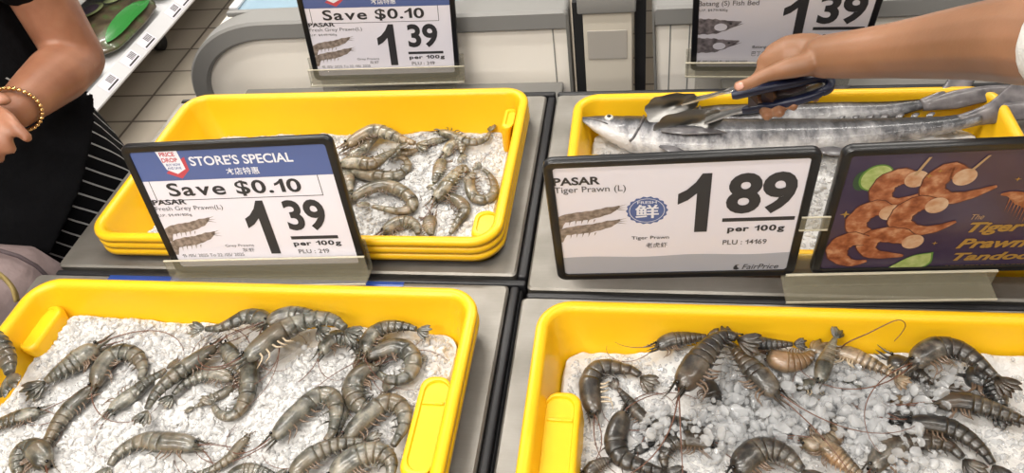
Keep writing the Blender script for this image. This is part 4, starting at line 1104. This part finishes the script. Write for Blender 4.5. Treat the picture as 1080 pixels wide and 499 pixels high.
# ------------------------------------------------------------------ tongs
Z = Vector((0,0,1))
def along(path, n): return catmull([at(*p) for p in path], n)[0]
DULL_STEEL = mat('dull_steel', (.20,.195,.185), .38, 1)
TO = at(700, 125, .83)
tg = empty('tongs', TO, 'steel kitchen tongs with navy blue grips held over the silver fish', 'tongs')
def sg(x, e=.84): return math.copysign(abs(x)**e, x)
def spoon(px, py, z, px2, py2, z2, w, name, parent, mt):
    a, c = at(px, py, z), at(px2, py2, z2); d = (c-a); L_ = d.length; d.normalize()
    s = d.cross(Vector((.1,-.8,.6))).normalized(); up = s.cross(d).normalized()
    b = MB(); loops = []; n = 28
    for layer, off in ((0, 0), (1, -.0012)):
        for rr in (([1.0, .8, .5, .2]) if layer == 0 else [.2, .5, .8, 1.0]):
            l = []
            for j in range(n):
                th = 2*PI*j/n; k = rr*(1+.05*math.cos(th*9)*(1 if rr == 1 else 0))
                # egg outline narrowing towards the shaft
                u_ = sg(math.cos(th))*k; v_ = sg(math.sin(th), .9)*k*(1-.34*u_)
                l.append(a + d*(L_*.5+u_*L_*.5) + s*v_*w + up*(.010*(rr*rr-1) + off))
            loops.append(l)
    b.loft(loops, False, False); b.f.append(tuple(len(b.v)-4*n-n+j for j in range(n)))
    return b.build(name, mt, parent, True, TO)
def strip(path, wds, th, name, mt, parent, n=24, side=None):
    P = along(path, n); b = MB(); loops = []
    for i, p in enumerate(P):
        T = (P[min(i+1,n-1)]-P[max(i-1,0)]).normalized(); s = T.cross(Z).normalized(); up = s.cross(T).normalized()
        w = interp(wds, i/(n-1))/2
        # shallow channel section
        pr = [(-w,-th),(-w,th*1.2),(-w*.8,th*1.6),(-w*.5,th),(w*.5,th),(w*.8,th*1.6),(w,th*1.2),(w,-th)]
        loops.append([p + s*x + up*y for x, y in pr])
    b.loft(loops); return sharp(b.build(name, mt, parent, True, TO), 40)
up_arm = strip([(722,108,.872),(738,104,.890),(754,100,.910),(776,94,.935),(820,86,.945),(868,80,.945)], [(0,.020),(.2,.016),(1,.016)], .0014, 'upper_arm', BRIGHT_STEEL, tg)
spoon(681,121,.846,738,104,.880,.022,'upper_scoop',tg,DULL_STEEL)
lo_arm = strip([(744,127,.850),(764,121,.866),(786,115,.888),(825,105,.915),(868,90,.935)], [(0,.022),(.2,.018),(1,.016)], .0014, 'lower_arm', SPOON_STEEL, tg)
spoon(690,142,.830,765,121,.860,.024,'lower_scoop',tg,DULL_STEEL)
def grip(path, r, name):
    P = along(path, 22); b = MB(); loops = []
    for i, p in enumerate(P):
        T = (P[min(i+1,21)]-P[max(i-1,0)]).normalized(); s = T.cross(Z).normalized(); up = s.cross(T).normalized()
        k = 1 if 0 < i < 21 else .75
        loops.append([p + s*x*k + up*y*k for x, y in [(q.x, q.y) for q in rrect(-.0070, .0070, -r, r, min(.004, r*.95), 0, 3)]])
    b.loft(loops); return sharp(b.build(name, NAVY, tg, True, TO), 60)
grip([(772,101,.932),(790,97,.939),(812,92,.944),(836,87.5,.947),(858,83,.948),(870,82,.946)], .0062, 'upper_grip')
grip([(784,116.5,.889),(810,112,.906),(838,106.5,.920),(858,100.5,.929),(868,96,.935)], .0062, 'lower_grip')
grip([(866,81.5,.947),(874,84,.944),(876,89,.940),(873,94,.936),(866,97.5,.933)], .0058, 'hinge_loop')
# inner web between the grips with two slots
def quadweb(x0, x1, name):
    b = MB(); ps = []
    for off in (-.0015, .0015):
        ps.append([at(x0, 100-(x0-789)*.17, .934+off-.003), at(x1, 100-(x1-789)*.17, .938+off-.003), at(x1, 113-(x1-789)*.18, .914+off), at(x0, 113-(x0-789)*.18, .900+off)])
    b.loft(ps); return b.build(name, mat('dark_web', (.03,.015,.016), .4), tg, False, TO)
for a, c in ((789,799),(803,815.5),(819.5,850)): quadweb(a, c, 'inner_web')

# ------------------------------------------------------------------ people
def body_obj(name, mb, mt, parent, off, voxel=.005, smooth=8):
    """one continuous surface from the overlapping limbs"""
    o = mb.build(name, mt, parent, True, off)
    r = o.modifiers.new('r', 'REMESH'); r.mode = 'VOXEL'; r.voxel_size = voxel; r.use_smooth_shade = True
    s = o.modifiers.new('s', 'SMOOTH'); s.factor = .5; s.iterations = smooth
    dg = bpy.context.evaluated_depsgraph_get(); dg.update()
    me = bpy.data.meshes.new_from_object(o.evaluated_get(dg)); me.name = name
    o.modifiers.clear(); old = o.data; o.data = me; bpy.data.meshes.remove(old)
    me.polygons.foreach_set('use_smooth', [True]*len(me.polygons))
    return o
OFF = Vector((-.06,-.075,0))
def limb(mb, pts, rad, n=14, k=5, flat=None):
    P, _ = catmull([Vector(p)+OFF if isinstance(p, tuple) else p for p in pts], (len(pts)-1)*k+1); R = []
    for i in range(len(P)):
        x = i/k; a = min(len(rad)-2, int(x)); R.append(rad[a] + (rad[a+1]-rad[a])*(x-a))
    mb.tube(P, R, n, flat); mb.ball(P[0], R[0]*.98*(1 if flat is None else flat[1]), 12, 8); mb.ball(P[-1], R[-1]*.98*(1 if flat is None else flat[1]), 12, 8)
def ell(mb, secs, n=28):
    loops = []
    for (cx, cy, z, rx, ry) in secs:
        loops.append([OFF+Vector((cx+rx*math.cos(2*PI*j/n), cy+ry*math.sin(2*PI*j/n), z)) for j in range(n)])
    mb.loft(loops)
def head(mb, c, fwd):
    c = Vector(c); f = Vector(fwd).normalized(); s = f.cross(Z)
    mb.ball(c, .10, 24, 16, (.80, .80, 1.18)); mb.ball(c + f*.02, .092, 24, 16, (.82,.82,1.0))
    mb.ball(c + f*.035 - Z*.075, .058, 16, 10, (.95,.95,.8))
    mb.tube([c + f*.090 + Z*.015, c + f*.108 - Z*.018, c + f*.088 - Z*.030], [.008,.014,.010], 8)
    for g in (1, -1):
        mb.ball(c + s*g*.083 - Z*.008, .026, 10, 8, (.45,.7,1.2))
        mb.ball(c + f*.085 + s*g*.033 + Z*.028, .014, 8, 6, (1.2,1.2,.5))
    mb.tube([c + f*.088 - s*.024 - Z*.055, c + f*.096 - Z*.053, c + f*.088 + s*.024 - Z*.055], .006, 6)
def face_parts(root, O, c, fwd):
    c = Vector(c); f = Vector(fwd).normalized(); s = f.cross(Z)
    for g in (1, -1):
        b = MB(); b.ball(c + f*.082 + s*g*.033 + Z*.010, .0115, 12, 8); e = b.build('eye', FISH_EYE_W, root, True, O)
        b = MB(); b.ball(c + f*.091 + s*g*.033 + Z*.010, .0048, 10, 6); b.build('pupil', EYE, e, True, O)
    b = MB(); b.ball(c - f*.022 + Z*.038, .112, 24, 16, (.88,.88,.95)); b.ball(c - f*.065 - Z*.05, .07, 16, 10)
    b.v = [v if (v-c).dot(f) < .062 else v - f*((v-c).dot(f)-.062) for v in b.v]
    b.build('hair', HAIR, root, True, O)

# person at the left of the stacked trays, hands clasped
PO = Vector((-1.33, 1.085, 0))
pl = empty('person', PO, 'person in black top and striped skirt, hands clasped, left of the stacked trays', 'person')
b = MB()
ell(b, [(-1.27,1.17,.86,.17,.14),(-1.27,1.17,.98,.18,.145),(-1.27,1.18,1.12,.155,.12),(-1.27,1.18,1.27,.17,.125),(-1.27,1.18,1.36,.15,.10),(-1.27,1.18,1.42,.08,.07)])
limb(b, [(-1.27,1.18,1.38),(-1.27,1.165,1.50)], [.062,.055])
HC = Vector((-1.27, 1.145, 1.60))+OFF; head(b, HC, (0.1,-1,-.25))
eL = at(81, 62, .965); wL = at(12, 119, 1.0); hL = at(-24, 146, 1.0)
shL = eL + Vector((-.045, .03, .39))
limb(b, [(-1.27,1.18,1.36), shL + Vector((-.02,0,.0)), shL.lerp(eL,.5)+Vector((0,.008,0)), eL], [.07,.066,.056,.050])
limb(b, [eL, eL.lerp(wL,.3), eL.lerp(wL,.65), wL], [.049,.051,.042,.031])
limb(b, [wL, wL.lerp(hL,.5), hL], [.029,.038,.034], flat=(Z,.62))
for k in range(4):
    o_ = Vector((-.01+.010*k, 0, .018-.014*k)); limb(b, [hL+o_, hL+o_+Vector((-.035,-.01,-.005)), hL+o_+Vector((-.055,.012,-.012))], [.010,.0095,.008], 10, 4)
eR = Vector((-1.52,1.14,.965))+OFF; wR = at(-80, 98, 1.03); kR = at(-26, 126, 1.045)
limb(b, [(-1.27,1.18,1.36),(-1.46,1.19,1.355),(-1.50,1.17,1.16), eR], [.07,.066,.056,.050])
limb(b, [eR, eR.lerp(wR,.35), wR], [.049,.048,.031])
limb(b, [wR, wR.lerp(kR,.5), kR], [.029,.038,.036], flat=(Z,.62))
for pts, r in (([(-24,112,1.06),(2,120,1.062),(16,133,1.056),(29,146,1.040)],.0105), ([(-30,124,1.058),(-8,132,1.058),(4,145,1.048),(12,158,1.03)],.0105), ([(-36,136,1.05),(-16,146,1.05),(-6,157,1.04),(0,168,1.02)],.010), ([(-44,146,1.04),(-26,156,1.04),(-16,166,1.03),(-10,176,1.01)],.009), ([(-60,96,1.06),(-36,92,1.07),(-14,98,1.07),(6,106,1.06)],.0115)):
    limb(b, [at(*p) for p in pts], [r*1.1, r*1.05, r, r*.82], 10, 4)
for g in (-.085, .085):
    limb(b, [(-1.27+g,1.17,.88),(-1.27+g*1.05,1.16,.50),(-1.27+g*1.1,1.18,.28),(-1.27+g*1.1,1.20,.07)], [.092,.062,.055,.038])
    limb(b, [(-1.27+g*1.1,1.215,.045),(-1.27+g*1.15,1.12,.035),(-1.27+g*1.2,1.02,.028)], [.04,.04,.026])
bl = body_obj('body', b, SKIN, pl, PO, .0048, 6)
face_parts(pl, PO, HC, (0.1,-1,-.25))
b = MB()
tl = []
for (z, dz, rx, ry) in ((.74,.22,.268,.233),(.78,.16,.256,.222),(.83,.08,.240,.203),(.90,0,.218,.182)):
    tl.append([OFF+Vector((-1.261+rx*math.cos(2*PI*j/40), 1.153+ry*math.sin(2*PI*j/40), z+dz*math.cos(2*PI*j/40-1.0))) for j in range(40)])
b.loft(tl)
ell(b, [(-1.262,1.155,.89,.218,.182),(-1.268,1.165,.98,.205,.170),(-1.27,1.175,1.12,.19,.15),(-1.27,1.18,1.28,.19,.145),(-1.27,1.18,1.38,.16,.115),(-1.27,1.18,1.43,.085,.075)])
for sh, el, dx in ((shL, eL, 1), (Vector((-1.46,1.19,1.355))+OFF, eR, -1)):
    e_ = sh.lerp(el, .54)
    limb(b, [(-1.27+.06*dx,1.18,1.36), sh + Vector((-.01*dx,0,.004)), sh.lerp(el,.3), e_], [.085,.078,.072,.074])
body_obj('black_top', b, SHIRT, pl, PO, .005, 10)['label'] = 'black short sleeved top'
b = MB(); loops = []; su = []
n = 64
for (z, rx, ry) in ((.99,.192,.157),(.90,.206,.170),(.82,.219,.182),(.74,.228,.19),(.6,.242,.205),(.45,.258,.22),(.34,.265,.226),(.345,.259,.22),(.5,.245,.207),(.7,.222,.186),(.9,.198,.162)):
    l = []
    for j in range(n):
        a = 2*PI*j/n; k = 1+.02*math.sin(a*9)*(1 if z < .8 else .2)
        l.append(OFF+Vector((-1.26+rx*k*math.cos(a), 1.15+ry*k*math.sin(a), z))); su.append((z + 1.15*.25*((a+PI) % (2*PI)))*21)
    loops.append(l)
b.loft(loops, False, False); sk = b.build('skirt', STRIPE, pl, True, PO)
att = sk.data.attributes.new('su', 'FLOAT', 'POINT'); att.data.foreach_set('value', su)
sk['label'] = 'black skirt with thin white stripes'
# bracelet round the left wrist
d = (wL-eL).normalized(); q = eL.lerp(wL, .93); a_ = d.orthogonal().normalized(); c_ = d.cross(a_)
b = MB()
for i in range(32):
    t = 2*PI*i/32; p = q + (a_*math.cos(t)+c_*math.sin(t))*.0385 + d*.004*math.sin(t*2)
    tt = (-a_*math.sin(t)+c_*math.cos(t)); b.ball(p, .0042, 8, 6, (1,1,.8))
b.build('bracelet', GOLDM, pl, True, PO)['label'] = 'gold chain bracelet'
for g in (-.085, .085):
    b = MB(); limb(b, [(-1.27+g*1.1,1.225,.040),(-1.27+g*1.15,1.12,.034),(-1.27+g*1.2,1.00,.028)], [.050,.048,.034], 14, 5, None)
    for v in b.v: v.z = max(v.z, .002)
    b.build('shoe', BLACK, pl, True, PO)

# mauve bag at the corner of the nearer counter
BO = Vector((-1.155, .68, 0))
bg = empty('shopping_bag', BO, 'mauve fabric bag with stitched seams standing left of the nearer yellow tray', 'bag')
b = MB(); loops = []
for (z, i, r) in ((.0,.03,.03),(.01,.015,.04),(.10,0,.05),(.45,-.004,.055),(.72,.0,.055),(.79,.012,.05),(.822,.035,.045),(.835,.07,.035)):
    loops.append([p + Vector((.010*noise.noise(p*7), .012*noise.noise(p*6+Vector((3,0,0))), .006*noise.noise(p*9))) if z > .02 else p for p in rrect(-1.30+i, -1.012-i, .53+i, .822-i, r, z, 8)])
b.loft(loops); b.build('bag_body', BAGM, bg, True, BO)
for pts in ([(-1.012,.60,.20),(-1.006,.60,.6),(-1.022,.62,.80),(-1.09,.66,.842)], [(-1.30,.74,.838),(-1.15,.745,.843),(-1.04,.75,.830),(-1.008,.755,.74),(-1.006,.755,.4)]):
    b = MB(); P, _ = catmull(pts, 24); b.tube(P, .0035, 6); b.build('seam', SEAM, bg, True, BO)
b = MB(); P, _ = catmull([at(-8,286,.845), at(4,293,.85), at(14,305,.845), at(18,318,.83)], 20); b.tube(P, .011, 8, (Z,.35)); b.build('strap', STRAP, bg, True, BO)

# person on the right: the arm with the tongs
OFF = Vector((0,0,0))
QO = Vector((1.06, 1.0, 0))
pr_ = empty('person', QO, 'person with white lace sleeve reaching in from the right, holding the tongs', 'person')
b = MB()
ell(b, [(1.08,1.0,.86,.14,.17),(1.08,1.0,.98,.14,.175),(1.08,1.0,1.12,.115,.15),(1.07,1.0,1.27,.125,.17),(1.06,1.0,1.37,.10,.155),(1.06,1.0,1.43,.07,.08)])
limb(b, [(1.06,1.0,1.39),(1.04,1.0,1.50)], [.058,.052]); HC2 = (1.02, 1.0, 1.60); head(b, HC2, (-1,-.05,-.3))
wr = at(868, 60, 1.0); el_ = at(1164, 45, 1.178); sh = Vector((.93, .93, 1.36))
m1, m2 = at(955, 52, 1.055), at(1060, 42, 1.125)
limb(b, [(1.06,1.0,1.36), sh, sh.lerp(el_,.5)+Vector((0,0,-.02)), el_], [.075,.066,.056,.050])
limb(b, [wr, at(905,57,1.025), m1, m2, el_], [.0315,.0365,.0435,.0505,.050])
# hand: palm, thumb and four fingers closed round the grips
limb(b, [wr, at(850,58,.99), at(830,60,.982), at(811,66,.970)], [.029,.034,.034,.026], 16, 5, (Vector((0,1,.3)),.74))
limb(b, [at(850,68,1.0), at(828,73,.995), at(806,80,.984), at(790,88,.972), at(779,91,.964)], [.017,.0155,.0112,.0098,.0085], 12, 5)
for pts, r in (([(806,76,.962),(797,88,.935),(800,104,.903),(807,117,.899),(809,122,.903)],.0108), ([(818,71,.965),(811,86,.935),(813,104,.905),(820,113,.903),(822,119,.908)],.0110), ([(832,67,.968),(827,83,.938),(830,98,.91),(835,107,.909),(837,112,.913)],.0100), ([(845,65,.972),(842,80,.945),(850,93,.92),(857,99,.918),(860,104,.92)],.0088)):
    limb(b, [at(*p) for p in pts], [r*1.12, r*1.08, r, r*.95, r*.8], 12, 5)
limb(b, [(1.06,1.07,1.36),(1.04,1.20,1.36),(1.06,1.23,1.12),(1.02,1.20,.92),(.98,1.16,.78)], [.07,.062,.05,.036,.03])
limb(b, [(.98,1.16,.78),(.97,1.15,.70)], [.036,.03], flat=(Vector((0,1,0)),.6))
for k in range(4): limb(b, [(.955+.018*k,1.15,.71),(.953+.018*k,1.145,.66),(.956+.018*k,1.14,.63-.004*abs(k-1))], [.010,.009,.0075], 10, 4)
limb(b, [(.945,1.15,.77),(.93,1.135,.72),(.935,1.125,.69)], [.013,.011,.009], 10, 4)
for g in (-.085, .085):
    limb(b, [(1.08,1.0+g,.88),(1.07,1.0+g*1.05,.50),(1.09,1.0+g*1.1,.28),(1.11,1.0+g*1.1,.07)], [.088,.06,.052,.036])
    limb(b, [(1.12,1.0+g*1.1,.045),(1.03,1.0+g*1.15,.035),(.94,1.0+g*1.2,.028)], [.04,.04,.026])
body_obj('body', b, SKIN2, pr_, QO, .0036, 5)
face_parts(pr_, QO, HC2, (-1,-.05,-.3))
def nail(px, py, z, px2, py2, z2, r):
    p = at(px, py, z); d = (at(px2, py2, z2)-p).normalized(); v = (CAM-p).normalized(); s = d.cross(v).normalized()
    b = MB(); c = p + v*r
    b.tube([c - d*.006, c - d*.003 + v*.0008, c + d*.004 + v*.0006, c + d*.007], [.0035,.0055,.0052,.002], 10, (s,.25)); b.build('fingernail', NAIL, pr_, True, QO)
nail(780,91,.966, 775,93,.962, .0080)
b = MB()
ell(b, [(1.08,1.0,.84,.165,.20),(1.08,1.0,.98,.160,.195),(1.08,1.0,1.12,.14,.175),(1.07,1.0,1.28,.145,.19),(1.06,1.0,1.39,.11,.165),(1.06,1.0,1.44,.075,.085)])
e0 = at(1144, 45, 1.167)
limb(b, [(1.06,.97,1.37), sh, sh.lerp(el_,.5)+Vector((0,0,-.02)), el_, e0], [.085,.08,.071,.064,.0625])
limb(b, [(1.06,1.05,1.37),(1.04,1.20,1.36),(1.06,1.23,1.12)], [.085,.078,.066])
body_obj('lace_top', b, LACE, pr_, QO, .006, 2)['label'] = 'white lace top'
b = MB(); ell(b, [(1.09,1.0,.95,.155,.19),(1.09,1.0,.85,.165,.205),(1.09,1.0,.70,.15,.20),(1.09,1.0,.45,.17,.22),(1.09,1.0,.40,.168,.218)], 40)
b.build('skirt', NAVY_BODY, pr_, True, QO)
for g in (-.085, .085):
    b = MB(); limb(b, [(1.12,1.0+g*1.1,.045),(1.03,1.0+g*1.15,.036),(.93,1.0+g*1.2,.03)], [.05,.048,.034])
    for v in b.v: v.z = max(v.z, .002)
    b.build('shoe', BLACK, pr_, True, QO)

# ------------------------------------------------------------------ lamps and world
LG = 'linear ceiling lamps of the shop'
def lamp(x, y, e, ln=1.5, zc=3.05):
    O = Vector((x, y, zc)); root = empty('ceiling_lamp', O, 'long white linear ceiling lamp placed out of view to light the shop', 'lamp', LG)
    b = MB(); b.box((x-ln/2, y-.07, zc), (x+ln/2, y+.07, zc+.05), .006); b.build('housing', LAMP_BODY, root, True, O)
    b = MB(); b.box((x-ln/2+.02, y-.055, zc-.008), (x+ln/2-.02, y+.055, zc-.0005), .003); b.build('diffuser', LED, root, True, O)
    ld = bpy.data.lights.new('lamp_light', 'AREA'); ld.shape = 'RECTANGLE'; ld.size = ln; ld.size_y = .12; ld.energy = e; ld.color = (1,.955,.89)
    lo = bpy.data.objects.new('lamp_light', ld); COL.objects.link(lo); lo.location = (0,0,-.02); lo.parent = root
LAMPS = [(-.6,-.1,34),(-1.3,-3.0,56),(.9,-3.0,34),(-1.3,-1.1,55),(.9,-1.1,18),(-1.3,.8,30),(.9,.8,12),(-1.3,2.7,56),(.9,2.7,40),(-3.3,3.4,60)]  # lamps behind the camera are added to brighten signs and freezer fronts
for x, y, e in LAMPS: lamp(x, y, e)
b = MB(); b.box((-6, -4.5, 3.12), (4, 8, 3.16)); struct(b.build('ceiling', mat('ceiling_white', (.75,.74,.72), .8), None, False), 'white shop ceiling')
W = bpy.data.worlds.new('world'); S.world = W; W.use_nodes = True
W.node_tree.nodes['Background'].inputs['Color'].default_value = (1,.97,.93,1)
W.node_tree.nodes['Background'].inputs['Strength'].default_value = .33

S.view_settings.view_transform = 'Standard'; S.view_settings.look = 'None'; S.view_settings.gamma = 1; S.view_settings.use_curve_mapping = False
S.view_settings.exposure = -0.22
S.cycles.use_denoising = True
S.cycles.max_bounces = 10; S.cycles.transmission_bounces = 8
S.cycles.caustics_reflective = False; S.cycles.caustics_refractive = False
S.cycles.sample_clamp_indirect = 6
